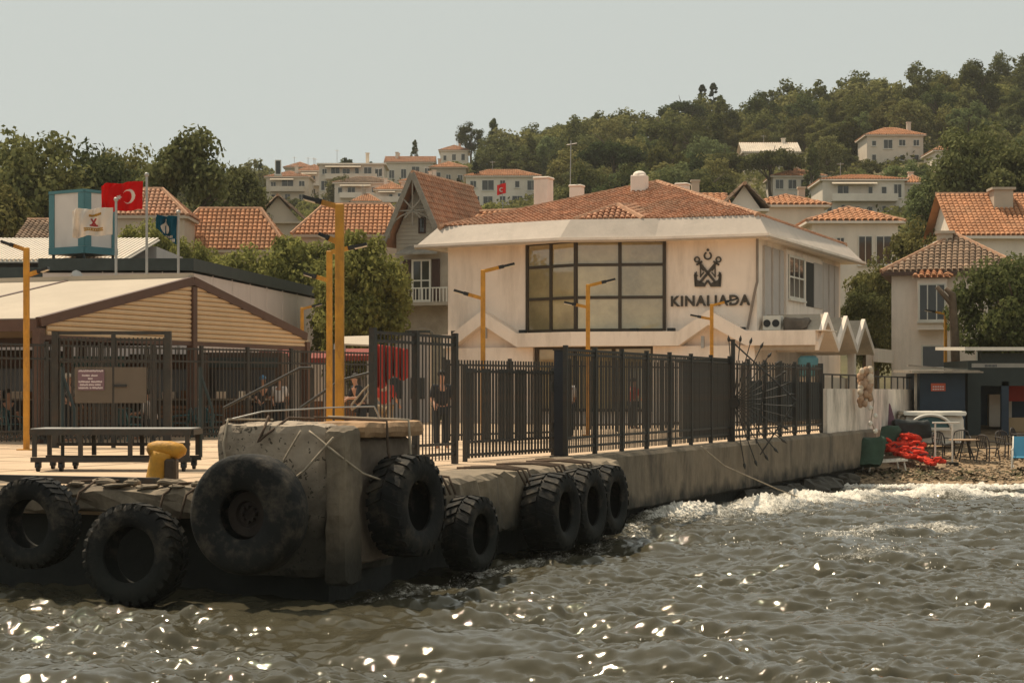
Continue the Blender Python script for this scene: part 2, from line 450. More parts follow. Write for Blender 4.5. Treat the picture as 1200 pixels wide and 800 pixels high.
for line in ([(5.5, 31.3), (6.3, 31.7), (7.0, 31.4)], [(-5.2, 20.2), (-4.4, 20.5), (-3.6, 20.2)], [(8.2, 42.5), (10.4, 43.2), (11.6, 42.8)]):
    dl, _ = seg_dist(GX, GY, line)
    z += .05 * np.exp(-(dl / .5) ** 2)
    foam = np.maximum(foam, np.exp(-(dl / .5) ** 2) * 0.42)
dw, _ = seg_dist(GX, GY, [tuple(S(-12.5, 1.9).xy), tuple(S(-1, 1.9).xy), tuple(S(2.5, .6).xy), tuple(S(22, .6).xy)])
foam = np.maximum(foam, np.exp(-(dw / 0.5) ** 2) * 0.46)
far = (GY > 58.2) & (GX > 8)
foam = np.where(far, np.maximum(foam, 0.5), foam)
z += np.random.default_rng(9).normal(size=z.shape) * .035 * np.clip(foam - .35, 0, .4) / .4 * dense      # churned foam
me = bpy.data.meshes.new('sea')
nxx, nyy = len(xs), len(ys)
co = np.stack([vx, vy, z], -1).reshape(-1, 3).astype(np.float32)
idx = (np.arange(nyy - 1)[:, None] * nxx + np.arange(nxx - 1)[None, :]).reshape(-1)
quads = np.stack([idx, idx + 1, idx + nxx + 1, idx + nxx], -1).astype(np.int32)
def np_mesh(me, co, faces, k):
    me.vertices.add(len(co)); me.vertices.foreach_set('co', co.reshape(-1).astype(np.float32))
    nf = len(faces)
    me.loops.add(nf * k); me.loops.foreach_set('vertex_index', faces.reshape(-1).astype(np.int32))
    me.polygons.add(nf); me.polygons.foreach_set('loop_start', np.arange(0, nf * k, k, dtype=np.int32))
    me.update(calc_edges=True)
np_mesh(me, co, quads, 4)
me.polygons.foreach_set('use_smooth', np.ones(len(quads), dtype=bool))
at = me.attributes.new('foam', 'FLOAT', 'POINT'); at.data.foreach_set('value', foam.reshape(-1).astype(np.float32))
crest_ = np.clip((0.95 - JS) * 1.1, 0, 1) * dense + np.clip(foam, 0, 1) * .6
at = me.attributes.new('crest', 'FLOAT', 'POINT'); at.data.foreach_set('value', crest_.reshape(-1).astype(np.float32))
m = bpy.data.materials.new('choppy_sea_water'); m.use_nodes = True
nt = m.node_tree; N = nt.nodes; L = nt.links; bs = N['Principled BSDF']
bs.inputs['IOR'].default_value = 1.38; bs.inputs['Specular Tint'].default_value = (1.0, 0.925, 0.79, 1)
tc = N.new('ShaderNodeTexCoord')
mp = N.new('ShaderNodeMapping'); mp.inputs['Rotation'].default_value = (0, 0, R(38)); mp.inputs['Scale'].default_value = (1.0, 1.7, 1)
L.new(tc.outputs['Object'], mp.inputs[0])
n1 = N.new('ShaderNodeTexNoise'); n1.inputs['Scale'].default_value = 55.0; n1.inputs['Detail'].default_value = 2; n1.inputs['Roughness'].default_value = 0.6
L.new(mp.outputs[0], n1.inputs['Vector'])
bm = N.new('ShaderNodeBump'); bm.inputs['Strength'].default_value = 1.0; bm.inputs['Distance'].default_value = 0.0012
L.new(n1.outputs['Fac'], bm.inputs['Height'])
fa = N.new('ShaderNodeAttribute'); fa.attribute_name = 'foam'
n2 = N.new('ShaderNodeTexNoise'); n2.inputs['Scale'].default_value = 5.0; n2.inputs['Detail'].default_value = 8; n2.inputs['Roughness'].default_value = 0.78
L.new(tc.outputs['Object'], n2.inputs['Vector'])
n5 = N.new('ShaderNodeTexNoise'); n5.inputs['Scale'].default_value = 26.0; n5.inputs['Detail'].default_value = 4
L.new(mp.outputs[0], n5.inputs['Vector'])
n6 = N.new('ShaderNodeMath'); n6.operation = 'MULTIPLY_ADD'; n6.inputs[1].default_value = 0.55; n6.inputs[2].default_value = -0.275; L.new(n5.outputs['Fac'], n6.inputs[0])
n7 = N.new('ShaderNodeMath'); n7.operation = 'ADD'; L.new(n6.outputs[0], n7.inputs[0]); L.new(n2.outputs['Fac'], n7.inputs[1])
ad = N.new('ShaderNodeMath'); ad.operation = 'ADD'
L.new(fa.outputs['Fac'], ad.inputs[0]); L.new(n7.outputs[0], ad.inputs[1])
fr = N.new('ShaderNodeMapRange'); fr.inputs[1].default_value = 0.90; fr.inputs[2].default_value = 1.24
L.new(ad.outputs[0], fr.inputs[0])
# white flecks on the crests, painting in the sun's sparkle
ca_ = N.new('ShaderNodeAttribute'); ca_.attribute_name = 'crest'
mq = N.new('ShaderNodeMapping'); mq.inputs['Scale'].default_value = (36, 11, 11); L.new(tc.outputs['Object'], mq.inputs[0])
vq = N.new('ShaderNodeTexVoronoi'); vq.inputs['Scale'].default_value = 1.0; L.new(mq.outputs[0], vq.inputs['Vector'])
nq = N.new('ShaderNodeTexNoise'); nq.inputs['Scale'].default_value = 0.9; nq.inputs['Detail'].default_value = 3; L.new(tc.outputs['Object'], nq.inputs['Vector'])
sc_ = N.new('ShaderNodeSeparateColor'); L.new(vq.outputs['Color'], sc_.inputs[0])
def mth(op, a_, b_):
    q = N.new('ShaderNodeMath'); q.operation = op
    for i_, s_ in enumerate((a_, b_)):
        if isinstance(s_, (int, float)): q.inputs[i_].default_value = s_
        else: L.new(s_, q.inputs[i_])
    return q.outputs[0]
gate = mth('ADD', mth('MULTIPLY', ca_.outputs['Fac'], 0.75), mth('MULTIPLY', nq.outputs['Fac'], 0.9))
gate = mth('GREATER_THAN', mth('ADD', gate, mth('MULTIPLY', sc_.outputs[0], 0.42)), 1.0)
sparkle = mth('MULTIPLY', gate, mth('LESS_THAN', vq.outputs['Distance'], mth('MULTIPLY', sc_.outputs[1], 0.42)))
fmax = mth('MAXIMUM', fr.outputs[0], mth('MULTIPLY', sparkle, 0.85))
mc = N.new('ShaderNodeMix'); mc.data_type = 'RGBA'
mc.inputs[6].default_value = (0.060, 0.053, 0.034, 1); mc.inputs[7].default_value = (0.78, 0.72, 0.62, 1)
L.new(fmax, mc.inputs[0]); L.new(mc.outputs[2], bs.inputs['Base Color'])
rr = N.new('ShaderNodeMapRange'); rr.inputs[3].default_value = 0.035; rr.inputs[4].default_value = 0.7
L.new(fmax, rr.inputs[0]); L.new(rr.outputs[0], bs.inputs['Roughness'])
L.new(bm.outputs[0], bs.inputs['Normal'])
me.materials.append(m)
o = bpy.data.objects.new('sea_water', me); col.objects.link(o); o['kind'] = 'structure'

# ------------------------------------------------------------------ pier, quay and beach
DZ = 1.7
def slab_poly(pts, z0, z1): return [S(s, t, z0) for s, t in pts], (0, 0, z1 - z0)
mb = MB()
mb.ext(*slab_poly([(-12.9, -48), (-12.9, 1.4), (-1.2, 1.4), (-1.2, 0.15), (42, 0.15), (42, -48)], 1.30, DZ))
pier = build('pier_deck', mb, DECKM, kind='structure', bevel=0.04)
mb = MB()
# weathered concrete edge beams, a few centimetres proud of the slab
edge = [(-12.9, 1.40), (-9.2, 1.40), (-6.1, 1.40), (-1.25, 1.40)]
def rough_beam(p0, p1, w, z0, z1, out, n, seed, amp=0.05):   # a battered beam: cross-section rings pushed about
    rr = random.Random(seed); p0, p1 = Vector(p0), Vector(p1); out = Vector(out)
    ring = [(-w, z1), (-w * .35, z1 + .01), (-.06, z1 - .01), (0, z1 - .09), (0.0, (z0 + z1) / 2), (0, z0 + .05), (-.05, z0), (-w, z0)]
    vs_, fs = [], []; m_ = len(ring)
    for i in range(n + 1):
        p = p0.lerp(p1, i / n)
        for (a, zz) in ring:
            j = amp if a > -w * .5 else 0
            vs_.append(p + out * (a + rr.uniform(-j, j)) + Vector((0, 0, zz + rr.uniform(-j, j * .4))))
    for i in range(n):
        for k in range(m_):
            fs.append((i*m_ + k, i*m_ + (k+1) % m_, (i+1)*m_ + (k+1) % m_, (i+1)*m_ + k))
    fs += [tuple(range(m_ - 1, -1, -1)), tuple(range(n*m_, n*m_ + m_))]
    return MB().add(vs_, fs)
mbq = rough_beam(S(-11.3, 1.55), S(-1.2, 1.55), 0.9, 0.78, DZ + 0.03, N3, 46, 3, 0.045)
build('edge_beam', mbq, CONC, pier, smooth=False)
mbq = rough_beam(S(-1.15, 0.30), S(30, 0.30), 0.5, 0.48, DZ + 0.02, N3, 60, 5, 0.018)
build('quay_wall', mbq, tide_shade(mat('streaked_quay_concrete', (0.20, 0.155, 0.105), 0.9, 0.25, 1.2, 0.6, 9, dirt=(0.07, 0.055, 0.04), damt=0.95, dscale=1.0, dstretch=3.0), .85, .5), pier)
mbq = rough_beam(S(-13.05, -40), S(-13.05, -0.05), 1.0, 1.34, DZ + 0.02, -U3, 120, 9, 0.05)
build('edge_beam', mbq, CONC, pier)
# void under the deck: near-black fill painting in its shade
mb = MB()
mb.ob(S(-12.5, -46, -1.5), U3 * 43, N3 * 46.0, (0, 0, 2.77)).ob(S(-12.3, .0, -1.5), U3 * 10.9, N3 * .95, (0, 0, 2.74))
build('seabed_wall', mb, SHADEM, pier)
# joints across the paving
mb = MB()
for k in range(1, 10):
    mb.ob(S(-12.0 + k * 3.1, -30, DZ + 0.004), U3 * 0.03, N3 * 29.6, (0, 0, 0.003))
for k in range(6):
    mb.ob(S(-11.6, -2.2 - k * 4, DZ + 0.008), U3 * 34, N3 * 0.03, (0, 0, 0.003))
build('paving_joints', mb, mat('joint_grime', (0.12, 0.085, 0.06), 0.9), pier, kind='stuff')

# rocks in the gap under the quay wall
ROCK = mat('wet_dark_rock', (0.05, 0.042, 0.03), 0.7, 0.4, 1.5, 0.8, 6)
for k in range(13):
    s = 5.5 + k * 1.55 + rnd.uniform(-.4, .4)
    p = S(s, 0.42 + rnd.uniform(-.15, .25), 0.02 + 0.012 * k)
    mb = MB().blob((0, 0, 0), rnd.uniform(0.38, 0.62), 9, 6, 0.2, (1.2, 1, 0.62), k)
    ORD = ['first', 'second', 'third', 'fourth', 'fifth', 'sixth', 'seventh', 'eighth', 'ninth', 'tenth', 'eleventh', 'twelfth', 'last']
    single('rock', mb, ROCK, ORD[k] + ' wet rock under the quay wall counted from the tyres towards the beach', 'rock', 'rocks under the quay wall').location = p

# beach
def beach_z(x, y): return (y - 60.5) * 0.115
BEACHM = mat('brown_shingle', (0.30, 0.205, 0.12), 0.95, 0.35, 5.0, 1.0, 14, dirt=(0.11, 0.08, 0.045), damt=0.6, dscale=1.3)
xs = np.linspace(6, 60, 160); ys = np.linspace(54, 76, 66)
mb = MB()
rb = random.Random(3)
mb.v = [(x, y, beach_z(x, y) + mnoise.noise(Vector((x*.6, y*.6, 0))) * .06 + rb.uniform(-.012, .012)) for y in ys for x in xs]
nx = len(xs)
mb.f = [(j*nx + i, j*nx + i + 1, (j+1)*nx + i + 1, (j+1)*nx + i) for j in range(len(ys) - 1) for i in range(nx - 1)]
build('beach', mb, BEACHM, kind='structure')
mb = MB()
for k in range(2600):
    x = rb.uniform(9.5, 32)
    b = rb.choice([61.7, 62.6, 63.2]) + math.sin(x * .7) * .25
    y = b + rb.gauss(0, .28); zz = beach_z(x, y) + .02
    a = rb.uniform(0, 6.28); l = rb.uniform(.06, .2)
    d = Vector((math.cos(a), math.sin(a), rb.uniform(-.1, .5))) * l
    e = Vector((-math.sin(a), math.cos(a), rb.uniform(-.3, .6))) * l * .5
    p = Vector((x, y, zz))
    mb.add([p, p + d, p + d + e, p + e], [(0, 1, 2, 3)])
o = build('seaweed', mb, mat('drying_seaweed', (0.06, 0.05, 0.018), 0.9, 0.4, 3.0, isl=0.5), kind='stuff')
tag(o, 'strip of dark drying seaweed across the shingle beach', 'seaweed')
mb = MB()
for k in range(5200):
    x = rb.uniform(9, 32); y = rb.uniform(60.3, 68); r_ = rb.uniform(.025, .075)
    mb.blob((x, y, beach_z(x, y) + r_ * .4), r_, 5, 3, .15, (1, 1, .6), k)
o = build('shingle', mb, mat('mixed_pebbles', (0.33, 0.24, 0.15), 0.9, 0.2, 3.0, isl=0.55), kind='stuff')
tag(o, 'loose brown pebbles scattered over the beach', 'pebbles')

# ------------------------------------------------------------------ trees
LEAF_A = leaf_mat('plane_leaf', (0.085, 0.086, 0.034), (0.20, 0.19, 0.09))
LEAF_B = leaf_mat('bright_shrub_leaf', (0.15, 0.15, 0.042), (0.31, 0.30, 0.095), 0.5, False)
LEAF_P = leaf_mat('pine_needle', (0.055, 0.065, 0.028), (0.12, 0.122, 0.05), 0.3)
LEAF_O = leaf_mat('olive_leaf', (0.09, 0.096, 0.038), (0.19, 0.182, 0.078), 0.35)
LEAF_C = leaf_mat('cypress_needle', (0.025, 0.034, 0.018), (0.055, 0.065, 0.03), 0.15)
LEAF_V = leaf_mat('purple_blossom', (0.16, 0.05, 0.12), (0.36, 0.14, 0.28), 0.3)
def crown_arrays(seed, rx, ry, rz, nclump, per, leaf, shape='round', cz=0.0, flat=0.0):
    r = np.random.default_rng(seed)
    d = r.normal(size=(nclump, 3)); d /= np.linalg.norm(d, axis=1)[:, None]
    rad = r.uniform(0.35, 1.0, nclump) ** 0.55
    c = d * rad[:, None]
    if shape == 'umbrella':
        c[:, 2] = np.abs(c[:, 2]) * 0.9 - 0.25
    if shape == 'cone':
        h_ = r.uniform(-1, 1, nclump); w = (1 - h_) * 0.5 * 0.9 + 0.08
        a = r.uniform(0, 6.283, nclump); q = w * np.sqrt(r.uniform(0.3, 1, nclump))
        c = np.stack([np.cos(a) * q, np.sin(a) * q, h_], -1)
    if shape == 'column':
        h_ = r.uniform(-1, 1, nclump); w = np.sqrt(np.clip(1 - np.abs(h_) ** 3, 0, 1)) * np.where(h_ > 0, 1 - 0.45 * h_, 1)
        a = r.uniform(0, 6.283, nclump); q = w * np.sqrt(r.uniform(0.3, 1, nclump)) * 0.85
        c = np.stack([np.cos(a) * q, np.sin(a) * q, h_], -1)
    c = c * np.array([rx, ry, rz])
    if shape in ('cone', 'column'): cr = 0.30 * rx * r.uniform(0.7, 1.3, nclump)
    else: cr = 0.27 * (rx * ry * rz) ** (1 / 3) * r.uniform(0.65, 1.35, nclump)
    n = nclump * per
    ci = np.repeat(np.arange(nclump), per)
    e = r.normal(size=(n, 3)); e /= np.linalg.norm(e, axis=1)[:, None]
    p = c[ci] + e * (cr[ci] * r.uniform(0.25, 1.0, n) ** 0.5)[:, None] * np.array([1, 1, 0.75])
    nrm = e * 0.9 + r.normal(size=(n, 3)) * 0.55 + np.array([0, 0, 0.45])
    nrm /= np.linalg.norm(nrm, axis=1)[:, None]
    t = np.cross(nrm, r.normal(size=(n, 3))); t /= np.linalg.norm(t, axis=1)[:, None]
    b = np.cross(nrm, t)
    l = (leaf * r.uniform(0.6, 1.4, n))[:, None]
    co = np.stack([p - t * l * .5, p + b * l * .32 - t * l * 0.05, p + t * l * .5, p - b * l * .32 - t * l * 0.05], 1).reshape(-1, 3)
    co[:, 2] += cz
    return co
def crown_mesh(name, mats_, arrs):
    co = np.concatenate(arrs)
    me = bpy.data.meshes.new(name)
    np_mesh(me, co, np.arange(len(co)).reshape(-1, 4), 4)
    me.materials.append(mats_)
    return me
def trunk_mesh(h, r, lean=0.3, seed=0, limbs=5, spread=2.0, top=None):
    rr = random.Random(seed); mb_ = MB()
    pts = [(0, 0, -5.0)]; x = y = 0
    for i in range(1, 6):
        x += rr.uniform(-lean, lean); y += rr.uniform(-lean, lean); pts.append((x, y, h * i / 5))
    mb_.tube(pts, [r * (1 - .12 * i) for i in range(6)], 8)
    for k in range(limbs):
        a = rr.uniform(0, 6.28); b = Vector(pts[rr.choice([3, 4, 5])])
        e = b + Vector((math.cos(a) * spread, math.sin(a) * spread, rr.uniform(.5, 1.2) * spread))
        mid = b.lerp(e, .5) + Vector((rr.uniform(-.2, .2), rr.uniform(-.2, .2), .1 * spread))
        mb_.tube([b, mid, e], [r * .45, r * .3, r * .1], 6)
    return mb_.mesh('trunk', BARK, smooth=True)
PROTO = {}
def proto(key, lm, args, th, tr, limbs, spread, lean=.25):
    arrs = [crown_arrays(*a) if not isinstance(a, dict) else crown_arrays(**a) for a in args]
    PROTO[key] = (trunk_mesh(th, tr, lean, hash(key) % 97 if False else len(PROTO) + 3, limbs, spread), crown_mesh('crown', lm, arrs))
# hill prototypes (unit about 8-10 m)
proto('round1', LEAF_O, [(1, 4.2, 4.2, 3.3, 64, 84, .46, 'round', 5.2)], 4.5, .3, 5, 2.2)
proto('round2', LEAF_A, [(2, 4.6, 4.4, 3.6, 74, 80, .46, 'round', 5.4)], 4.5, .3, 5, 2.4)
proto('round3', LEAF_A, [(3, 3.6, 3.8, 3.9, 64, 80, .45, 'round', 5.6)], 4.8, .3, 5, 2.2)
proto('scrub1', LEAF_O, [(4, 3.4, 3.2, 2.1, 50, 72, .40, 'round', 2.3)], 1.8, .2, 4, 1.6)
proto('scrub2', LEAF_B, [(5, 3.2, 3.4, 2.3, 50, 72, .40, 'round', 2.5)], 1.8, .2, 4, 1.6)
proto('pine1', LEAF_P, [(6, 5.0, 5.0, 2.6, 64, 90, .44, 'umbrella', 7.2)], 7.0, .34, 7, 3.0)
proto('pine2', LEAF_P, [(7, 3.6, 3.6, 4.4, 64, 90, .43, 'round', 6.2)], 6.0, .34, 6, 2.2)
proto('fir', LEAF_P, [(8, 2.6, 2.6, 5.0, 60, 60, .5, 'cone', 5.6)], 8.0, .28, 5, 1.0)
proto('cypress', LEAF_C, [(9, 1.5, 1.5, 5.0, 60, 60, .42, 'column', 5.2)], 7.0, .22, 3, .5, .05)
# near prototypes, finer leaves
proto('plane1', LEAF_A, [(11, 4.6, 4.4, 4.6, 150, 110, .36, 'round', 8.0)], 7.0, .4, 9, 3.0)
proto('plane2', LEAF_A, [(12, 3.6, 3.6, 4.4, 120, 110, .36, 'round', 7.6)], 6.6, .38, 9, 2.6)
proto('bush1', LEAF_B, [(13, 2.6, 2.3, 2.2, 120, 130, .21, 'round', 3.2)], 2.6, .2, 8, 1.5)
proto('bush2', LEAF_B, [(14, 2.2, 2.2, 2.6, 110, 130, .21, 'round', 3.4)], 2.8, .2, 8, 1.4)
proto('dark1', LEAF_A, [(15, 2.8, 2.8, 3.4, 120, 120, .26, 'round', 4.6)], 4.2, .26, 8, 1.8)
proto('npine', LEAF_O, [(16, 3.2, 3.0, 2.6, 90, 150, .26, 'round', 6.0)], 5.6, .26, 9, 2.2)
def tree(key, loc, scale, rz, name, label, cat, group=None, sz=None):
    r_ = thing(name, label, cat, loc, rz, group)
    r_.scale = (scale, scale, scale * (sz or 1))
    tm, cm = PROTO[key]
    inst('trunk', tm, r_, (0, 0, 0)); inst('crown', cm, r_, (0, 0, 0))
    return r_
def tree_px(key, xc, ytop, w, D, name, label, cat, rz=0.0, group=None, crown_w=None, top=None, sz=None, zb=None):
    """crown centred on photo column xc, its top at row ytop, w pixels wide, D metres off"""
    p = PX(xc, ytop, D)
    cw, ct = {'plane1': (10.2, 13.4), 'plane2': (8.2, 12.8), 'bush1': (5.8, 5.9), 'bush2': (5.0, 6.5), 'dark1': (6.4, 8.6), 'npine': (7.0, 9.2),
              'fir': (4.6, 10.6), 'cypress': (2.8, 10.2), 'pine1': (11, 10.2), 'pine2': (8, 11.2), 'round1': (9.4, 9.2), 'round2': (10, 9.8), 'round3': (8.4, 10.2),
              'scrub1': (7, 4.8), 'scrub2': (7, 5.2)}[key]
    s = w / F * D / cw
    gz = ground_z(p.x, D) if D > 74 else DZ
    sz = min(1.35, max(0.8, (p.z - gz) / (ct * s)))
    return tree(key, (p.x, D, p.z - ct * s * sz), s, rz, name, label, cat, group, sz)

# ------------------------------------------------------------------ buildings: shared pieces
def tiles(mb, e0, e1, r1, r0, tw=0.34, tl=0.42, up=0.09):
    """barrel tiles laid on the plane e0-e1 (eave) to r0-r1 (ridge); r0 == r1 gives a hip triangle"""
    e0, e1, r0, r1 = Vector(e0), Vector(e1), Vector(r0), Vector(r1)
    u = (e1 - e0).normalized(); rm = (r0 + r1) / 2
    v = (rm - e0) - u * (rm - e0).dot(u); Lv = v.length; v.normalize()
    n = u.cross(v)
    if n.z < 0: n = -n
    Lu = (e1 - e0).length
    a0, a1 = (r0 - e0).dot(u), (r1 - e0).dot(u)
    b = n * -0.03
    mb.add([e0 + b, e1 + b, r1 + b, r0 + b], [(0, 1, 2, 3)])
    rows = max(1, round(Lv / tl)); tl = Lv / rows
    for i in range(rows):
        f0 = (i + .5) / rows
        uL, uR = a0 * f0, Lu + (a1 - Lu) * f0
        k0, k1 = math.ceil((uL - tw * .3) / tw), math.floor((uR - tw * .7) / tw)
        for k in range(k0, k1 + 1):
            o = e0 + u * (k * tw) + v * (i * tl)
            jj = rnd.uniform(-.012, .012)
            lo = n * (0.055 + jj); t2 = v * (tl * 1.06)
            w = u * tw
            P = []
            for (fx, hz) in ((0, 0), (.22, up), (.6, up), (.86, 0)):
                P.append(o + w * fx + n * hz + lo)
            Q = [p + t2 - lo * .95 for p in P]
            mb.add(P + Q, [(0, 1, 5, 4), (1, 2, 6, 5), (2, 3, 7, 6), (0, 3, 2, 1)])
    return mb
def caps(mb, pts, r=0.13):
    for a, b in zip(pts, pts[1:]):
        a, b = Vector(a), Vector(b); n = max(1, int((b - a).length / .42))
        for i in range(n):
            mb.tube([a.lerp(b, i / n), a.lerp(b, (i + 1.05) / n)], [r, r * .86], 6)
    return mb
def window(parent, o, wv, hv, out, frame=None, pane=None, cols=2, rows=1, fw=0.07, sill=True, local=True, dep=0.06):
    """frame bars standing proud of the wall at corner o, pane set back inside them"""
    o, wv, hv, out = Vector(o), Vector(wv), Vector(hv), Vector(out).normalized()
    frame = frame or PLAST; pane = pane or GLASS
    W, Hh = wv.length, hv.length; wu, hu = wv / W, hv / Hh
    mb = MB()
    d = out * dep
    mb.ob(o + hu * fw, wu * fw, hu * (Hh - 2 * fw), d); mb.ob(o + wu * (W - fw) + hu * fw, wu * fw, hu * (Hh - 2 * fw), d)
    mb.ob(o, wv, hu * fw, d); mb.ob(o + hu * (Hh - fw), wv, hu * fw, d)
    for c in range(1, cols):
        mb.ob(o + wu * (W * c / cols - fw * .35) + hu * fw, wu * fw * .7, hu * (Hh - 2 * fw), d * .9)
    for r_ in range(1, rows):
        mb.ob(o + hu * (Hh * r_ / rows - fw * .35) + wu * fw, wu * (W - 2 * fw), hu * fw * .7, d * .85)
    w = build('window', mb, frame, parent, local=local)
    build('pane', MB().ob(o + out * 0.008, wv, hv, out * dep * .3), pane, w, local=local)
    if sill:
        build('sill', MB().ob(o - wu * .06 - hu * .09, wu * (W + .12), hu * .085, out * (dep + .08)), frame, w, local=local)
    return w
def house(name, label, p, w, d, h, rz=0.0, wall=None, roof=None, rtype='hip', rise=1.6, over=0.45, wins=(), swins=(), under=4.0,
          chim=(), balc=(), tw=.42, ridge='x', group=None, fasc=None):
    """p: middle of the front at ground; local x along the front, y to the back; wins: (x, z, w, h[, cols, rows]) on the front, swins on the right side"""
    wall = wall or CREAM; roof = roof or TILE2
    t = thing(name, label, 'house', p, rz, group)
    build('wall', MB().ob((-w/2, 0, -under), (w, 0, 0), (0, d, 0), (0, 0, h + under)), wall, t, local=True)
    a = over; zt = h + .02
    c = [Vector((-w/2 - a, -a, zt)), Vector((w/2 + a, -a, zt)), Vector((w/2 + a, d + a, zt)), Vector((-w/2 - a, d + a, zt))]
    if rtype == 'flat':
        mb = MB().ob(c[0], (w + 2*a, 0, 0), (0, d + 2*a, 0), (0, 0, .28))
        build('roof', mb, roof, t, local=True)
    else:
        build('eave', MB().ob(c[0] - Vector((0, 0, .03)), (w + 2*a, 0, 0), (0, d + 2*a, 0), (0, 0, .16)), fasc or wall, t, local=True)
        c = [q + Vector((0, 0, .16)) for q in c]
        mb, mc = MB(), MB()
        if rtype == 'hip':
            if w >= d:
                k = (d + 2*a) / 2 * .9
                r0, r1 = Vector((-w/2 - a + k, d/2, zt + rise)), Vector((w/2 + a - k, d/2, zt + rise))
                tiles(mb, c[0], c[1], r1, r0, tw, tw * 1.12, tw * .24); tiles(mb, c[1], c[2], r1, r1, tw, tw * 1.12, tw * .24); tiles(mb, c[2], c[3], r0, r1, tw, tw * 1.12, tw * .24); tiles(mb, c[3], c[0], r0, r0, tw, tw * 1.12, tw * .24)
                caps(mc, [c[0], r0, r1, c[1]]); caps(mc, [c[2], r1]); caps(mc, [c[3], r0])
            else:
                k = (w + 2*a) / 2 * .9
                r0, r1 = Vector((0, -a + k, zt + rise)), Vector((0, d + a - k, zt + rise))
                tiles(mb, c[0], c[1], r0, r0, tw, tw * 1.12, tw * .24); tiles(mb, c[1], c[2], r1, r0, tw, tw * 1.12, tw * .24); tiles(mb, c[2], c[3], r1, r1, tw, tw * 1.12, tw * .24); tiles(mb, c[3], c[0], r0, r1, tw, tw * 1.12, tw * .24)
                caps(mc, [c[0], r0, c[1]]); caps(mc, [r0, r1])
        elif rtype == 'gable' and ridge == 'x':
            r0, r1 = Vector((-w/2 - a, d/2, zt + rise)), Vector((w/2 + a, d/2, zt + rise))
            tiles(mb, c[0], c[1], r1, r0, tw, tw * 1.12, tw * .24); tiles(mb, c[2], c[3], r0, r1, tw, tw * 1.12, tw * .24); caps(mc, [r0, r1])
            for sx in (-1, 1):
                x = sx * (w/2 - .08)
                build('gable', MB().ext([(x, 0, zt + .1), (x, d, zt + .1), (x, d/2, zt + rise - .12)], (sx * .08, 0, 0)), wall, t, local=True)
        elif rtype == 'gable':
            r0, r1 = Vector((0, -a, zt + rise)), Vector((0, d + a, zt + rise))
            tiles(mb, c[1], c[2], r1, r0, tw, tw * 1.12, tw * .24); tiles(mb, c[3], c[0], r0, r1, tw, tw * 1.12, tw * .24); caps(mc, [r0, r1])
            build('gable', MB().ext([(-w/2, .0, zt + .1), (w/2, .0, zt + .1), (0, .0, zt + rise - .1)], (0, .08, 0)), wall, t, local=True)
        elif rtype == 'mono':
            r0, r1 = c[3] + Vector((0, 0, rise)), c[2] + Vector((0, 0, rise))
            tiles(mb, c[0], c[1], r1, r0, tw, tw * 1.12, tw * .24)
            build('gable', MB().ext([c[1] - Vector((a + .1, -a, 0)), c[2] - Vector((a + .1, a, 0)), r1 - Vector((a + .1, a, .1))], (-.1, 0, 0)), wall, t, local=True)
        ro = build('roof', mb, roof, t, local=True, kind='stuff')
        if mc.v: build('ridge_cap', mc, CAPM, ro, local=True)
        for (x, y, cw, ch) in chim:
            cmb = MB().ob((x - cw/2, y - cw/2, h), (cw, 0, 0), (0, cw, 0), (0, 0, ch)).ob((x - cw*.62, y - cw*.62, h + ch), (cw*1.24, 0, 0), (0, cw*1.24, 0), (0, 0, .14))
            build('chimney', cmb, TAN if wall is not TAN else PALE, t, local=True)
    for q in wins:
        x, z_, ww, wh = q[:4]; cols, rows = (q[4], q[5]) if len(q) > 4 else (2, 1)
        window(t, (x, 0, z_), (ww, 0, 0), (0, 0, wh), (0, -1, 0), cols=cols, rows=rows)
    for q in swins:
        y, z_, ww, wh = q[:4]
        window(t, (w/2, y, z_), (0, ww, 0), (0, 0, wh), (1, 0, 0))
    for (x, z_, bw, bd) in balc:
        bo = build('balcony', MB().ob((x, -bd, z_ - .18), (bw, 0, 0), (0, bd - .002, 0), (0, 0, .18)).ob((x, -bd, z_), (bw, 0, 0), (0, .1, 0), (0, 0, .75)), wall, t, local=True)
    return t

# ------------------------------------------------------------------ the ferry terminal: white two-storey building
C0 = Vector((9.78, 75.0, 0))
def B(a, b, z): return C0 - N3 * a + U3 * b + Vector((0, 0, z))
def fa(x):
    r_ = (x - 600) / F
    return (C0.x - C0.y * r_) / (CX + SX * r_)
def fz(x, y): return EYE + (HOR - y) / F * (C0.y + SX * fa(x))
T = thing('ferry_terminal', 'white two-storey terminal with anchor emblem, bronze bay window and tiled hip roof', 'building', (C0.x, C0.y, DZ))
AW = fa(525); DB = 15.7
build('wall', MB().ob(B(AW, 0, 0.6), N3 * AW, U3 * DB, (0, 0, 8.6)), WHITE, T)
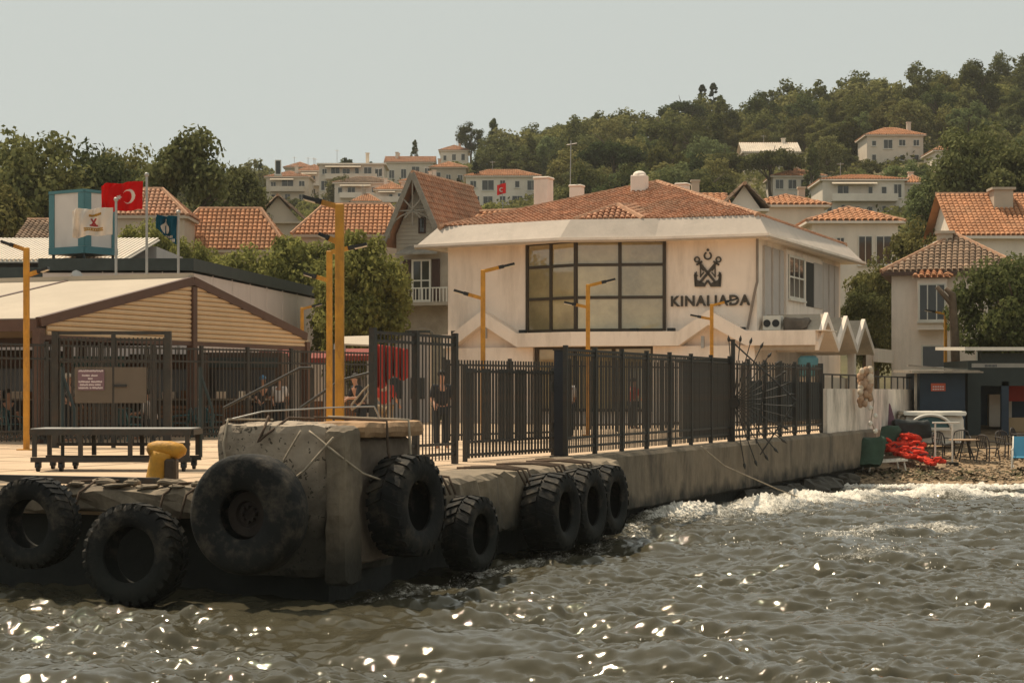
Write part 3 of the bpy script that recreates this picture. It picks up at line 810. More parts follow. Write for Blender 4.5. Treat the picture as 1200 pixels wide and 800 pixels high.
# V-shaped bay: plan of glass, then the ledge under it and lintel above
aL, aP, aR = fa(619), fa(685), fa(779)
PJ = 1.05
gz0, gz1 = 5.52, 9.18
build('bay_core', MB().ext([B(aL + .02, .05, gz0 - .25), B(aP, -PJ + .16, gz0 - .25), B(aR - .02, .05, gz0 - .25)], (0, 0, gz1 - gz0 + .3)), BRONZE, T)
def glazing(p0, p1, z0, z1, cols, zrows, parent):
    p0, p1 = Vector(p0), Vector(p1); d = p1 - p0; Lw = d.length; d.normalize(); out = d.cross(Z3)
    if out.y > 0: out = -out
    xs_ = [Lw * i / cols for i in range(cols + 1)]
    fr = MB()
    for i, x in enumerate(xs_):
        fr.ob(p0 + d * (x - .07) + Vector((0, 0, z0)) - out * .06, d * .14, out * .12, (0, 0, z1 - z0))
    for zz in zrows:
        for i in range(cols):
            fr.ob(p0 + d * (xs_[i] + .07) + Vector((0, 0, zz - .06)) - out * .06, d * (xs_[i+1] - xs_[i] - .14), out * .11, (0, 0, .12))
    w = build('window_frame', fr, BRONZE, parent)
    for i in range(cols):
        for k in range(len(zrows) - 1):
            tl = rnd.uniform(-.012, .012); t2 = rnd.uniform(-.012, .012)
            o_ = p0 + d * (xs_[i] + .05) + Vector((0, 0, zrows[k] + .05)) - out * .02
            a_ = d * (xs_[i+1] - xs_[i] - .1); h_ = Vector((0, 0, zrows[k+1] - zrows[k] - .1)) + out * tl
            build('pane', MB().ob(o_, a_ + out * t2, h_, out * .02), BAYGL, w)
zr = [gz0, gz0 + 1.33, gz0 + 2.66, gz1 - .03]
glazing(B(aL, -.06, 0), B(aP, -PJ, 0), gz0 - .02, gz1, 2, zr, T)
glazing(B(aP, -PJ, 0), B(aR, -.06, 0), gz0 - .02, gz1, 2, zr, T)
# eave fascia: sloping band round the roof, kinked at the bay
plan_b = [(AW + 1.25, -.75), (fa(674), -2.0), (fa(776), -1.0), (-.75, -1.0), (-1.0, DB + 1.2)]
plan_t = [(AW + .35, -.15), (fa(681), -1.25), (fa(776), -.35), (-.15, -.35), (-.15, DB + .6)]
zb, zt = 9.12, 10.03
names = []
for i in range(len(plan_b) - 1):
    b0, b1, t0_, t1_ = plan_b[i], plan_b[i+1], plan_t[i], plan_t[i+1]
    lo = [B(b0[0], b0[1], zb), B(b1[0], b1[1], zb), B(t1_[0], t1_[1], zt), B(t0_[0], t0_[1], zt)]
    cen = B(6, 8, zb)
    nn = (lo[1] - lo[0]).cross(lo[3] - lo[0]).normalized()
    if nn.dot(lo[0] - cen) < 0: nn = -nn
    build('fascia', MB().ext(lo, -nn * .12), FASCIA, T)
lo = [B(AW + 1.25, -.75, zb), B(AW + 1.25, DB + 1, zb), B(AW + .35, DB + .6, zt), B(AW + .35, -.15, zt)]
build('fascia', MB().ext(lo, -(-N3 * .1)), FASCIA, T)
build('soffit', MB().ext([B(a, b, zb + .02) for a, b in plan_b] + [B(AW + 1.25, DB + 1.2, zb + .02)], (0, 0, .1)), WHITE, T)
# hip roof of barrel tiles
e = [B(AW + .3, -.3, 10.0), B(-.15, -.35, 10.0), B(-.15, DB + .5, 10.0), B(AW + .3, DB + .5, 10.0)]
ap = B(AW / 2 - .1, DB / 2, 12.45)
mb, mc = MB(), MB()
for i in range(4): tiles(mb, e[i], e[(i+1) % 4], ap, ap, .23, .3, .07); caps(mc, [e[i], ap], .15)
ro = build('roof', mb, TILE, T, kind='stuff'); build('ridge_cap', mc, CAPM, ro)
mb = MB(); mc = MB()
q0, q1, q2 = B(fa(683), -1.0, 10.03), B(fa(757), -.45, 10.03), B(fa(718), 3.4, 10.95)
qf = B(fa(718), .6, 10.72)
tiles(mb, q0, q1, qf, qf, .23, .3, .07); tiles(mb, q1, B(fa(757), 3.0, 10.6), q2, qf, .23, .3, .07); tiles(mb, B(fa(683), 3.0, 10.6), q0, qf, q2, .23, .3, .07)
caps(mc, [q0, qf, q1], .14); caps(mc, [qf, q2], .14)
r2 = build('roof', mb, TILE, T, kind='stuff'); build('ridge_cap', mc, CAPM, r2)
for (x0, x1, yt, yb, D, rnd_top) in [(628, 646, 208, 246, 86, 0), (669, 683, 217, 236, 89, 0), (741, 758, 200, 234, 83, 1), (793, 807, 215, 236, 90, 0)]:
    p = PX((x0 + x1) / 2, yb, D); w = (x1 - x0) / F * D; hh = (yb - yt) / F * D
    mb = MB().box((p.x, p.y, p.z - .8), w, w, hh + .8 - (.1 if not rnd_top else w*.35), R(-22))
    if rnd_top:
        mb.blob((p.x, p.y, p.z + hh - w*.36), w * .5, 10, 6, 0, (1, 1, .7))
    else: mb.box((p.x, p.y, p.z + hh - .1), w * 1.12, w * 1.12, .1, R(-22))
    build('chimney', mb, WHITE, T, bevel=.03)
build('aerial', MB().tube([PX(668, 232, 89), PX(669, 165, 89)], .025, 5).tube([PX(664, 170, 89), PX(676, 168, 89)], .02, 4), STEEL, T)
# chevron ledge above the ground floor
def band(pts, th, b0, b1):     # pts (a, ztop) along the front; swept band of height th from b1 (front) to b0
    up_ = [B(a, b1, z) for a, z in pts]; dn = [B(a, b1, z - th) for a, z in reversed(pts)]
    return MB().ext(up_ + dn, U3 * (b0 - b1))
zl = 5.42
pts = [(AW + .02, zl), (fa(535), zl), (fa(571), zl + .98), (fa(612), zl + .02), (fa(800), zl + .02), (fa(835), zl + .85), (fa(879), zl), (-2.5, zl)]
th = .58
for i in range(len(pts) - 1):
    (a0, z0), (a1, z1) = pts[i], pts[i+1]
    b1 = -.62
    if 3 == i:
        # ledge under the bay follows its point
        build('ledge', MB().ext([B(a0, -.62, z0 - th), B(aP, -PJ - .55, z0 - th), B(a1, -.62, z1 - th), B(a1, -.0, z1 - th), B(a0, 0, z0 - th)], (0, 0, th)), WHITE, T)
        continue
    build('ledge', band([(a0, z0), (a1, z1)], th, -.003, b1), WHITE, T)
build('wall_pier', MB().ob(B(AW + .01, -.32, 1.0), N3 * (AW - fa(628)), U3 * .315, (0, 0, 3.85)), WHITE, T)
build('wall_pier', MB().ob(B(fa(768), -.32, 1.0), N3 * fa(768), U3 * .315, (0, 0, 3.85)), WHITE, T)
glazing(B(fa(631), -.12, 0), B(fa(766), -.12, 0), 2.2, 4.86, 3, [2.25, 4.82], T)
for x, y in [(573, 390), (826, 401)]:
    build('wall_lamp', MB().ob(B(fa(x), -.45, fz(x, y) - .24), N3 * .12, -U3 * .1, (0, 0, .48)), STEEL, T)
for x in (534, 613, 745, 786, 868):
    build('floodlight', MB().ob(B(fa(x), -.5 if x < 700 or x > 760 else -.75, zl + .03), N3 * .3, U3 * .2, (0, 0, .13)), BLACK, T)
# drain pipe on the corner
build('drain_pipe', MB().tube([B(-.05, -.12, 9.1), B(-.05, -.12, 7.4), B(.05, -.12, 7.0), B(.35, -.12, 5.5)], .06, 6), mat('old_pipe', (.25, .2, .16), .7), T)
# side elevation
def side_ob(b0, b1, z0, z1, out0, out1): return MB().ob(B(-out0, b0, z0), U3 * (b1 - b0), (0, 0, z1 - z0), N3 * (out1 - out0))
FL = mat('grey_panel_paint', (0.50, 0.44, 0.39), .8, .08, 1.0, dirt=(.36, .31, .26), damt=.3, dstretch=5)
for (b0, b1) in [(.9, 1.9), (2.3, 3.2), (3.5, 4.1), (11.6, 12.6), (12.9, 13.8), (14.1, 14.9)]:
    build('wall_panel', side_ob(b0, b1, 5.5, 8.9, .002, .1), FL, T)
build('window_box', side_ob(4.3, 11.2, 6.2, 9.0, .002, .16), WHITE, T)
window(T, B(-.162, 4.6, 6.95), U3 * 2.8, (0, 0, 1.85), N3, cols=3, rows=2, local=False, fw=.1, sill=True)
build('dark_opening', side_ob(7.9, 9.3, 6.75, 8.7, .162, .18), glass_mat('dark_void_glass', (.008, .012, .011), .6, .2), T)
build('shutter_panel', side_ob(9.32, 11.0, 6.75, 8.75, .162, .2), FL, T)
# side porch with a folded-plate roof
PR = 2.45
for k in range(3):
    b0 = -.45 + k * 3.7; b1 = b0 + 3.7; bm_ = (b0 + b1) / 2 - .2
    zv, zp = 4.95, 6.12
    for (p0, p1, z0, z1) in [(b0, bm_, zv, zp), (bm_, b1, zp, zv)]:
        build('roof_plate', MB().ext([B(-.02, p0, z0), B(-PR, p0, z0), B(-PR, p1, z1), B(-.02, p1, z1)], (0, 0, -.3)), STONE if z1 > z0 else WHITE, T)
    build('plate_fascia', MB().ext([B(-PR - .003, b0, zv - .32), B(-PR - .003, bm_, zp - .3), B(-PR - .003, b1, zv - .32), B(-PR - .003, b1, zv + .02), B(-PR - .003, bm_, zp + .06), B(-PR - .003, b0, zv + .02)], N3 * .16), WHITE, T)
build('porch_beam', MB().ob(B(-PR, 11.2, 4.35), U3 * 4, N3 * .2, (0, 0, .6)), WHITE, T)
for b in (7.6, 11.6):
    build('porch_column', MB().ob(B(-PR + .1, b, 1.0), U3 * .35, N3 * -.3, (0, 0, 3.75)), WHITE, T)
build('porch_wall', side_ob(3.0, 13.0, 1.0, 3.6, 1.0, PR - .5), CREAM, T)
# emblem and lettering
EMB = mat('dark_metal_lettering', (0.06, 0.048, 0.035), .55, .1)
def fp(x, y, lift): return B(fa(x), -lift, fz(x, y))
def plate(polys, name, lift=.06):
    mb = MB()
    for pl in polys: mb.ext([fp(x, y, lift) for x, y in pl], U3 * .045)
    return build(name, mb, EMB, T)
def ring(cx, cy, r0, r1, a0, a1, n=14):
    out = []
    for i in range(n):
        t0_, t1_ = R(a0 + (a1 - a0) * i / n), R(a0 + (a1 - a0) * (i + 1) / n)
        out.append([(cx + r1*math.cos(t0_), cy - r1*math.sin(t0_)), (cx + r1*math.cos(t1_), cy - r1*math.sin(t1_)), (cx + r0*math.cos(t1_), cy - r0*math.sin(t1_)), (cx + r0*math.cos(t0_), cy - r0*math.sin(t0_))])
    return out
def stroke(x0, y0, x1, y1, w):
    d = math.hypot(x1 - x0, y1 - y0); nx_, ny_ = -(y1 - y0) / d * w / 2, (x1 - x0) / d * w / 2
    return [(x0 + nx_, y0 + ny_), (x1 + nx_, y1 + ny_), (x1 - nx_, y1 - ny_), (x0 - nx_, y0 - ny_)]
ex, ey = 829.7, 314.0
polys = []
for s in (-1, 1):
    polys += ring(ex + s*12.6, ey - 9.8, 2.0, 3.6, 0, 360)                      # anchor ring
    polys.append(stroke(ex + s*10.6, ey - 7.0, ex - s*9.5, ey + 17.5, 2.8))     # shank
    polys.append(stroke(ex + s*13.2, ey - 3.6, ex + s*6.6, ey - 7.6, 2.2))      # stock
    polys.append([(ex + s*15.5, ey + 5), (ex + s*11, ey + 9.5), (ex + s*13.6, ey + 9.5), (ex + s*12.2, ey + 14), (ex + s*4.5, ey + 17.5), (ex + s*3, ey + 20.5), (ex + s*3, ey + 22), (ex + s*15, ey + 22)])   # arms
    polys.append([(ex + s*13, ey + 4), (ex + s*16.2, ey + 8), (ex + s*15.2, ey + 22), (ex + s*12.6, ey + 18)])
    polys.append(stroke(ex + s*8.6, ey - 3, ex + s*8.6, ey + 11, 1.3))           # rope
    polys.append(stroke(ex + s*8.6, ey - 1, ex + s*4.6, ey + 3.5, 1.2))
    polys.append(stroke(ex + s*8.6, ey + 10, ex + s*4.6, ey + 5, 1.2))
    polys.append(stroke(ex, ey + 14.5, ex + s*4, ey + 20.5, 2.4))
polys += ring(ex, ey - 14.2, 3.1, 4.9, 115, 425, 18)                             # crescent
polys.append([(ex + 2.0*math.cos(R(90 + 36*i)) * (1 if i % 2 == 0 else .5), ey - 21 - 2.0*math.sin(R(90 + 36*i)) * (1 if i % 2 == 0 else .5)) for i in range(10)])
plate(polys, 'anchor_emblem')
tx = bpy.data.curves.new('name_lettering', 'FONT'); tx.body = 'KINALIADA'
tx.size = .58; tx.extrude = .025; tx.offset = .016; tx.space_character = 1.13; tx.align_x = 'CENTER'
tx.materials.append(EMB)
to = bpy.data.objects.new('lettering_source', tx); col.objects.link(to)
bpy.context.view_layer.update()
tme = bpy.data.meshes.new_from_object(to.evaluated_get(bpy.context.evaluated_depsgraph_get()))
bpy.data.objects.remove(to)
to = bpy.data.objects.new('name_lettering', tme); col.objects.link(to); to.parent = T
to.location = fp(832.0, 358.0, .06) - T.location
to.rotation_euler = (R(90), 0, R(-22))

# ------------------------------------------------------------------ grey flat-roofed hall on the left
G = thing('flat_roofed_hall', 'mauve-grey flat-roofed hall with dark green roof edge behind the canopy', 'building', (-13, 68, DZ))
gz = 7.68
pts = [(-16.5, 66), (-11.25, 66), (-8.62, 86), (-17, 86)]
build('wall', MB().ext([(x, y, .8) for x, y in pts], (0, 0, gz - .5 - .8)), GREYW, G)
build('roof_edge', MB().ext([(-16.62, 65.86, gz - .42), (-11.17, 65.86, gz - .42), (-8.5, 86.1, gz - .42), (-17.1, 86.1, gz - .42)], (0, 0, .42)), DARK2, G)
build('wall', MB().ext([(-40, 66.8, .8), (-16.7, 66.8, .8), (-16.7, 84, .8), (-40, 84, .8)], (0, 0, 6.2)), GREYW, G)
build('roof_edge', MB().ext([(-40, 66.6, 7.0), (-16.66, 66.6, 7.0), (-16.66, 84, 7.0), (-40, 84, 7.0)], (0, 0, .42)), DARK2, G)
for k in range(1, 8):
    p0 = Vector((-11.25, 66, 0)).lerp(Vector((-8.62, 86, 0)), k / 8)
    build('panel_joint', MB().ob((p0.x - .01, p0.y, 1.7), (.03, .01, 0), (0, .03, 0), (0, 0, gz - .45 - 1.7)), GREYW, G)
for k in range(1, 5):
    build('panel_joint', MB().ob((-16.5 + k * 1.05, 65.985, 1.7), (.025, 0, 0), (0, .02, 0), (0, 0, gz - .45 - 1.7)), GREYW, G)
build('vent_cowl', MB().tube([(-15.2, 65.2, 6.4), (-15.2, 65.2, 6.9), (-15.05, 65.0, 7.05)], .2, 8), STEEL, G)
# ribbed white metal roof behind it
mb = MB()
for k in range(62):
    x = -24 + k * .16
    mb.ob((x, 68.2, 7.75), (.08, 0, 0), (0, 7.0, 1.35), (0, 0, .07))
mb.ob((-24.1, 68.2, 7.69), (10, 0, 0), (0, 7.0, 1.35), (0, 0, .05))
rr_ = thing('ribbed_roof_shed', 'white ribbed metal roof behind the striped tank', 'shed', (-19, 70, DZ))
build('roof', mb, mat('white_ribbed_metal', (.66, .58, .48), .5, .1), rr_)
build('wall', MB().ob((-24, 75, .8), (9.8, 0, 0), (0, 6, 0), (0, 0, 8.0)), GREYW, rr_)

# white tank with teal corner straps, standing on the hall roof
K = thing('striped_tank', 'white box tank with teal corner bands on the hall roof', 'tank', (-15.25, 67.4, gz))
kz0, kz1 = 7.95, 10.22
cA = Vector(PX(99, 300, 67.0)); cA.z = 0
cL = Vector(PX(58, 300, 68.0)); cL.z = 0
cR = Vector(PX(137, 300, 68.3)); cR.z = 0
cB = cL + cR - cA
KW = mat('white_tank_panel', (.66, .58, .52), .5, .06, .8, dirt=(.4, .34, .3), damt=.3, dstretch=4)
build('body', MB().ext([q + Vector((0, 0, kz0)) for q in (cA, cR, cB, cL)], (0, 0, kz1 - kz0)), KW, K)
for (p, q) in ((cA, cL), (cA, cR)):
    d = (q - p).normalized(); out = d.cross(Z3); Lk = (q - p).length
    if out.y > 0: out = -out
    for (u0, u1) in ((0, .3), (Lk - .27, Lk)):
        build('teal_band', MB().ob(p + d * u0 + Vector((0, 0, kz0 + .26)), d * (u1 - u0), out * .03, (0, 0, kz1 - kz0 - .36)), TEAL, K)
    build('teal_band', MB().ob(p + Vector((0, 0, kz0)), d * Lk, out * .05, (0, 0, .25)), TEAL, K)
    build('teal_band', MB().ob(p + Vector((0, 0, kz1 - .09)), d * Lk, out * .05, (0, 0, .11)), TEAL, K)
for q in (cA, cR, cB, cL):
    c_ = q.lerp((cA + cB) / 2, .12)
    build('leg', MB().box((c_.x, c_.y, gz - .3), .09, .09, kz0 - gz + .3), DARK2, K)

# ------------------------------------------------------------------ pergola canopy with a cream roof
P = thing('canopy', 'cream canvas canopy on brown steel posts with tan slatted gable', 'canopy', (-9.2, 54, DZ))
P2 = Vector((-9.2, 54, 6.17)); P1 = P2 - U3 * 7.26; P1.z = 4.74; P3 = P2 + U3 * 6.84; P3.z = 4.75
LB = 17.0; back = -N3 * LB
cl = build('roof_cloth', MB().ext([P1 + Z3 * .08, P2 + Z3 * .08, P2 + back + Z3 * .08, P1 + back + Z3 * .08], (0, 0, .04)), CANVAS, P)
build('roof_cloth', MB().ext([P3 + Z3 * .08, P2 + Z3 * .08, P2 + back + Z3 * .08, P3 + back + Z3 * .08], (0, 0, .04)), CANVAS, P)
for k in range(5):
    off = back * (k / 4) - (N3 * .0)
    for (a, b) in ((P1, P2), (P2, P3)):
        build('rafter', MB().bar(a + off + Z3 * .02, b + off + Z3 * .02, .16, .24), BROWN, P)
    for q, zt_ in ((P1, 4.7), (P2, 6.1), (P3, 4.7)):
        build('post', MB().box((q.x + off.x, q.y + off.y, DZ), .22, .22, zt_ - DZ - .1, R(-22)), BROWN, P)
build('gutter_beam', MB().bar(P1 - Z3 * .06, P1 + back - Z3 * .06, .2, .3), BROWN, P)
build('gutter_beam', MB().bar(P3 - Z3 * .06, P3 + back - Z3 * .06, .2, .3), BROWN, P)
build('ridge_beam', MB().bar(P2 + Z3 * .16, P2 + back + Z3 * .16, .2, .16), CANVAS, P)
zs = 4.42
while zs < 6.0:
    mb = MB()
    prof = [(0, 0), (.035, .02), (.05, .065), (.035, .11), (0, .128)]
    vs_ = []
    for sgn in (-1, 1):
        for (o_, h_) in prof:
            k = min(1.0, (6.14 - (zs + h_)) / (6.14 - 4.70))
            e_ = P2 + U3 * (sgn * 6.95 * k)
            vs_.append(Vector((e_.x, e_.y, zs + h_)) + N3 * (.0 + o_))
    n5 = len(prof)
    mb.add(vs_, [(i, i + 1, n5 + i + 1, n5 + i) for i in range(n5 - 1)] + [(n5 - 1, 0, n5, 2*n5 - 1), tuple(range(n5 - 1, -1, -1)), tuple(range(n5, 2*n5))])
    build('slat', mb, SLATM, P)
    zs += .134
build('tie_beam', MB().bar(P1 + Z3 * -.36, P3 + Z3 * -.36, .12, .12), BROWN, P)

# timber kiosks in the shade under the canopy
kr = random.Random(6)
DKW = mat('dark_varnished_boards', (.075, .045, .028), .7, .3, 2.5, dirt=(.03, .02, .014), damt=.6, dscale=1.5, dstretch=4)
for i, (x0, x1, D, lb) in enumerate(((-25, 58, 60.5, 'dark timber kiosk at the left end of the canopy yard'), (60, 150, 61.0, 'dark timber kiosk behind the notice board'), (152, 236, 62.0, 'dark timber kiosk behind the canopy post'), (238, 330, 63.5, 'dark timber kiosk behind the people in the yard'))):
    q0, q1 = PX(x0, 0, D), PX(x1, 0, D)
    kk = thing('timber_kiosk', lb, 'kiosk', ((q0.x + q1.x) / 2, D, DZ), group='timber kiosks under the canopy')
    wk = q1.x - q0.x; hk = 2.55 + kr.uniform(-.1, .15)
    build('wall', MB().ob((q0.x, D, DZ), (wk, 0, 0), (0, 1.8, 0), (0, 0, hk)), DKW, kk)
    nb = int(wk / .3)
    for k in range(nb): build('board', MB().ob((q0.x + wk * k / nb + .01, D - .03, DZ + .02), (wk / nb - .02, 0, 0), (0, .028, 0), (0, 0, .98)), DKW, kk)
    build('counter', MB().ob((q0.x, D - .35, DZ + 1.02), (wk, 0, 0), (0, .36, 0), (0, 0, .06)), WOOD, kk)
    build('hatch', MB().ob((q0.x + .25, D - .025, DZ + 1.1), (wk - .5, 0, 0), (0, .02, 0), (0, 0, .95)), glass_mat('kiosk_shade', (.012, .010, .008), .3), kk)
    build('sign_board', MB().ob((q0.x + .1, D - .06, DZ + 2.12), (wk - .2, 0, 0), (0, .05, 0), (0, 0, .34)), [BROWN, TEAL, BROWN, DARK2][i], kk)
    for k in range(3):
        x = q0.x + .5 + k * (wk - 1) / 2.2
        build('stock_box', MB().ob((x, D - .3, DZ + 1.081), (.3 + .1 * k, 0, 0), (0, .2, 0), (0, 0, .2 + .08 * kr.random())), [CREAM, PLAST, RUST][k], kk)

# ------------------------------------------------------------------ gabled house with balcony
HB = Vector((-4.9, 98.0, 0))
def H3(a, b, z): return HB + N3 * a + U3 * b + Vector((0, 0, z))
Hs = thing('gabled_villa', 'old stone villa with steep tiled gable, lattice bargeboard and white balcony', 'house', (HB.x, HB.y, 1.6))
SID = mat('grey_white_siding', (.44, .38, .30), .85, .1, 1.0, dirt=(.3, .25, .2), damt=.3)
build('wall', MB().ob(H3(-1.25, 0, .8), N3 * 3.2, U3 * 7.5, (0, 0, 9.7)), STONE, Hs)
build('gable', MB().ext([H3(-1.25, .0, 10.5), H3(1.25, .0, 10.5), H3(1.25, .0, 11.2), H3(0, .0, 13.9), H3(-1.25, .0, 11.2)], U3 * .3), SID, Hs)
for k in range(12):
    zz = 10.55 + k * .2; ww = 1.24 if zz < 11.1 else 1.24 * (13.8 - zz) / 2.7
    build('siding_board', MB().ob(H3(-ww, -.03, zz), N3 * 2 * ww, U3 * .028, (0, 0, .17)), SID, Hs)
mb, mc = MB(), MB()
for sx in (-1, 1):
    tiles(mb, H3(sx * 1.75, -.7, 10.6), H3(sx * 1.75, 7.2, 10.6), H3(0, 7.2, 14.35), H3(0, -.7, 14.35), .3, .34, .08)
    build('bargeboard', MB().bar(H3(sx * 1.72, -.74, 10.6), H3(0, -.74, 14.32), .1, .26), WOOD, Hs)
caps(mc, [H3(0, -.7, 14.38), H3(0, 7.2, 14.38)])
ro = build('roof', mb, TILE, Hs, kind='stuff'); build('ridge_cap', mc, CAPM, ro)
mb = MB()
for (x0, z0, x1, z1) in [(0, 11.6, 0, 14.1), (-.75, 12.4, .75, 12.4), (-.5, 13.0, .45, 12.0), (.5, 13.0, -.45, 12.0)]:
    mb.bar(H3(x0, -.7, z0), H3(x1, -.7, z1), .07, .07)
arc = [H3(1.35 * math.cos(R(t)), -.7, 11.0 + 1.3 * math.sin(R(t))) for t in range(0, 181, 15)]
mb.tube(arc, .05, 5)
build('lattice', mb, WOOD, Hs)
window(Hs, H3(.05, -.031, 11.25), N3 * .4, (0, 0, .85), -U3, frame=SHUT, cols=1, local=False, sill=False)
window(Hs, H3(-.35, -.002, 7.7), N3 * 1.1, (0, 0, 2.2), -U3, cols=2, rows=2, local=False, fw=.1)
for a in (-.85, .82):
    build('shutter', MB().ob(H3(a, -.08, 7.75), N3 * .44, U3 * .06, (0, 0, 2.15)), SHUT, Hs)
build('window_hood', MB().ext([H3(-.9, -.9, 10.1), H3(1.5, -.9, 10.1), H3(1.1, -.01, 10.55), H3(-.5, -.01, 10.55)], (0, 0, .08)), WOOD, Hs)
bal = build('balcony', MB().ob(H3(-1.5, -1.0, 7.45), N3 * 3.6, U3 * .99, (0, 0, .18)), STONE, Hs)
mb = MB().bar(H3(-1.5, -.97, 8.35), H3(2.1, -.97, 8.35), .06, .06)
build('railing', mb, PLAST, bal)
bme = MB().box((0, 0, 0), .05, .05, .72).mesh('baluster', PLAST)
for k in range(19):
    inst('baluster', bme, bal, H3(-1.45 + k * .195, -.97, 7.63) - Hs.location)
arcp = [H3(.3 + .75 * math.cos(R(t)), -.05, 5.6 + .65 * math.sin(R(t))) for t in range(0, 181, 20)]
build('stone_arch', MB().tube(arcp, .12, 6), STONE, Hs)
build('arch_window', MB().ext([H3(.3 + .62 * math.cos(R(t)), -.02, 5.55 + .5 * math.sin(R(t))) for t in range(0, 181, 20)], -U3 * .01), GLASS, Hs)
build('wall', MB().ob(H3(2.0, 1.2, .8), N3 * 2.4, U3 * 7, (0, 0, 10.2)), STONE, Hs)
mb, mc = MB(), MB()
tiles(mb, H3(1.9, .9, 10.9), H3(4.6, .9, 10.9), H3(4.1, 3.6, 12.6), H3(2.0, 3.6, 12.6), .3, .34, .08)
tiles(mb, H3(4.6, .9, 10.9), H3(4.6, 8, 10.9), H3(4.1, 6, 12.6), H3(4.1, 3.6, 12.6), .3, .34, .08)
caps(mc, [H3(4.6, .9, 10.95), H3(4.1, 3.6, 12.65), H3(2.0, 3.6, 12.65)])
ro = build('roof', mb, TILE2, Hs, kind='stuff'); build('ridge_cap', mc, CAPM, ro)

# ------------------------------------------------------------------ houses behind the waterfront
def hp(x, D, z=None):
    X = (x - 600) / F * D
    return (X, D, ground_z(X, D) if z is None else z)
def zpx(y, D): return EYE + (HOR - y) / F * D
def near_house(name, label, x0, x1, y_ridge, y_eave, D, depth=6.0, **kw):
    p = hp((x0 + x1) / 2, D); w = (x1 - x0) / F * D
    h = zpx(y_eave, D) - p[2]; dd = depth / 2
    rise = zpx(y_ridge, D + dd) - zpx(y_eave, D)
    return house(name, label, p, w, depth, h, rise=rise, **kw)
near_house('tiled_house', 'house with broad orange tiled hip roof right of the blue flag', 194, 334, 245, 296, 104, 3.6, wall=TAN, roof=TILE2, tw=.26, over=.2)
near_house('tiled_house', 'low orange tiled roof left of the steep villa gable', 346, 484, 240, 278, 108, 3.4, wall=TAN, roof=TILE2, tw=.26, over=.2)
near_house('tiled_house', 'weathered tiled roof peeping out behind the red flag', 96, 216, 222, 256, 101, 3.4, wall=TAN, roof=TILE, tw=.26, over=.2)
near_house('tiled_house', 'small weathered roof with satellite dish at the left edge', 22, 70, 258, 284, 96, 5, wall=TAN, roof=TILE3, rtype='gable', tw=.26, over=.2)
near_house('stone_gable_house', 'small tan gable house above the tiled roofs', 300, 352, 236, 262, 150, 9, wall=TAN, roof=TILE3, rtype='gable', ridge='y', wins=[(-.25, 12.3, .5, 1.2, 1, 1)])
near_house('white_house', 'white house with orange hip roof and tall windows behind the terminal', 952, 1052, 244, 262, 128, 6, wall=PALE, roof=TILE2, rtype='hip',
           wins=[(-2.2, 6.2, .6, 1.5), (-1.3, 6.2, .6, 1.5), (.2, 5.8, 1.0, 2.0), (1.4, 5.8, 1.1, 2.0)])
near_house('white_house', 'low house with orange hip roof above the terminal eave', 884, 966, 230, 243, 140, 6, wall=CREAM, roof=TILE2, wins=[(-1, 5.6, 1, 1)], chim=[(1.2, 2, .5, 1.6)])
near_house('small_gable_house', 'small pale house with dark bargeboards behind the terminal roof', 852, 892, 222, 248, 118, 6, wall=PALE, roof=TILE3, rtype='gable', ridge='y')
near_house('small_gable_house', 'small pale gable house with chimney left of the dark gable', 806, 850, 228, 246, 124, 6, wall=CREAM, roof=TILE2, rtype='gable', ridge='x', chim=[(-.6, 1.5, .5, 2.0)])
near_house('orange_roof_house', 'house with bright orange gable roof and big chimney at the right edge', 1122, 1290, 228, 280, 106, 7, wall=PALE, roof=TILE2, rtype='gable', ridge='x', tw=.28,
           chim=[(-.9, 2.6, 1.1, 3.0)])
hb = near_house('bay_house', 'white house with brown tiled roof and glazed corner bay beside the pine', 1046, 1190, 277, 322, 88, 6.5, wall=WHITE, roof=TILE3, tw=.27, fasc=BROWN, rz=R(-15),
           wins=[(-1.5, 2.5, 1.2, 1.1, 1, 1), (1.0, 2.5, 1.0, 1.1)], chim=[(-.5, 2.4, .75, 2.1)])
build('bay', MB().ob((-1.65, -.7, 4.3), (1.35, 0, 0), (0, .69, 0), (0, 0, 2.4)), WHITE, hb, local=True)
window(hb, (-1.6, -.702, 4.7), (1.25, 0, 0), (0, 0, 1.75), (0, -1, 0), cols=3)
mb = tiles(MB(), (-1.85, -1.0, 6.75), (-.1, -1.0, 6.75), (-.98, .9, 7.5), (-.98, .9, 7.5), .28, .3)
mb = tiles(mb, (-.1, -1.0, 6.75), (-.1, .9, 6.75), (-.98, .9, 7.5), (-.98, .9, 7.5), .28, .3)
build('bay_roof', mb, TILE2, hb, local=True, kind='stuff')
tag(hb, hb['label'], 'house')

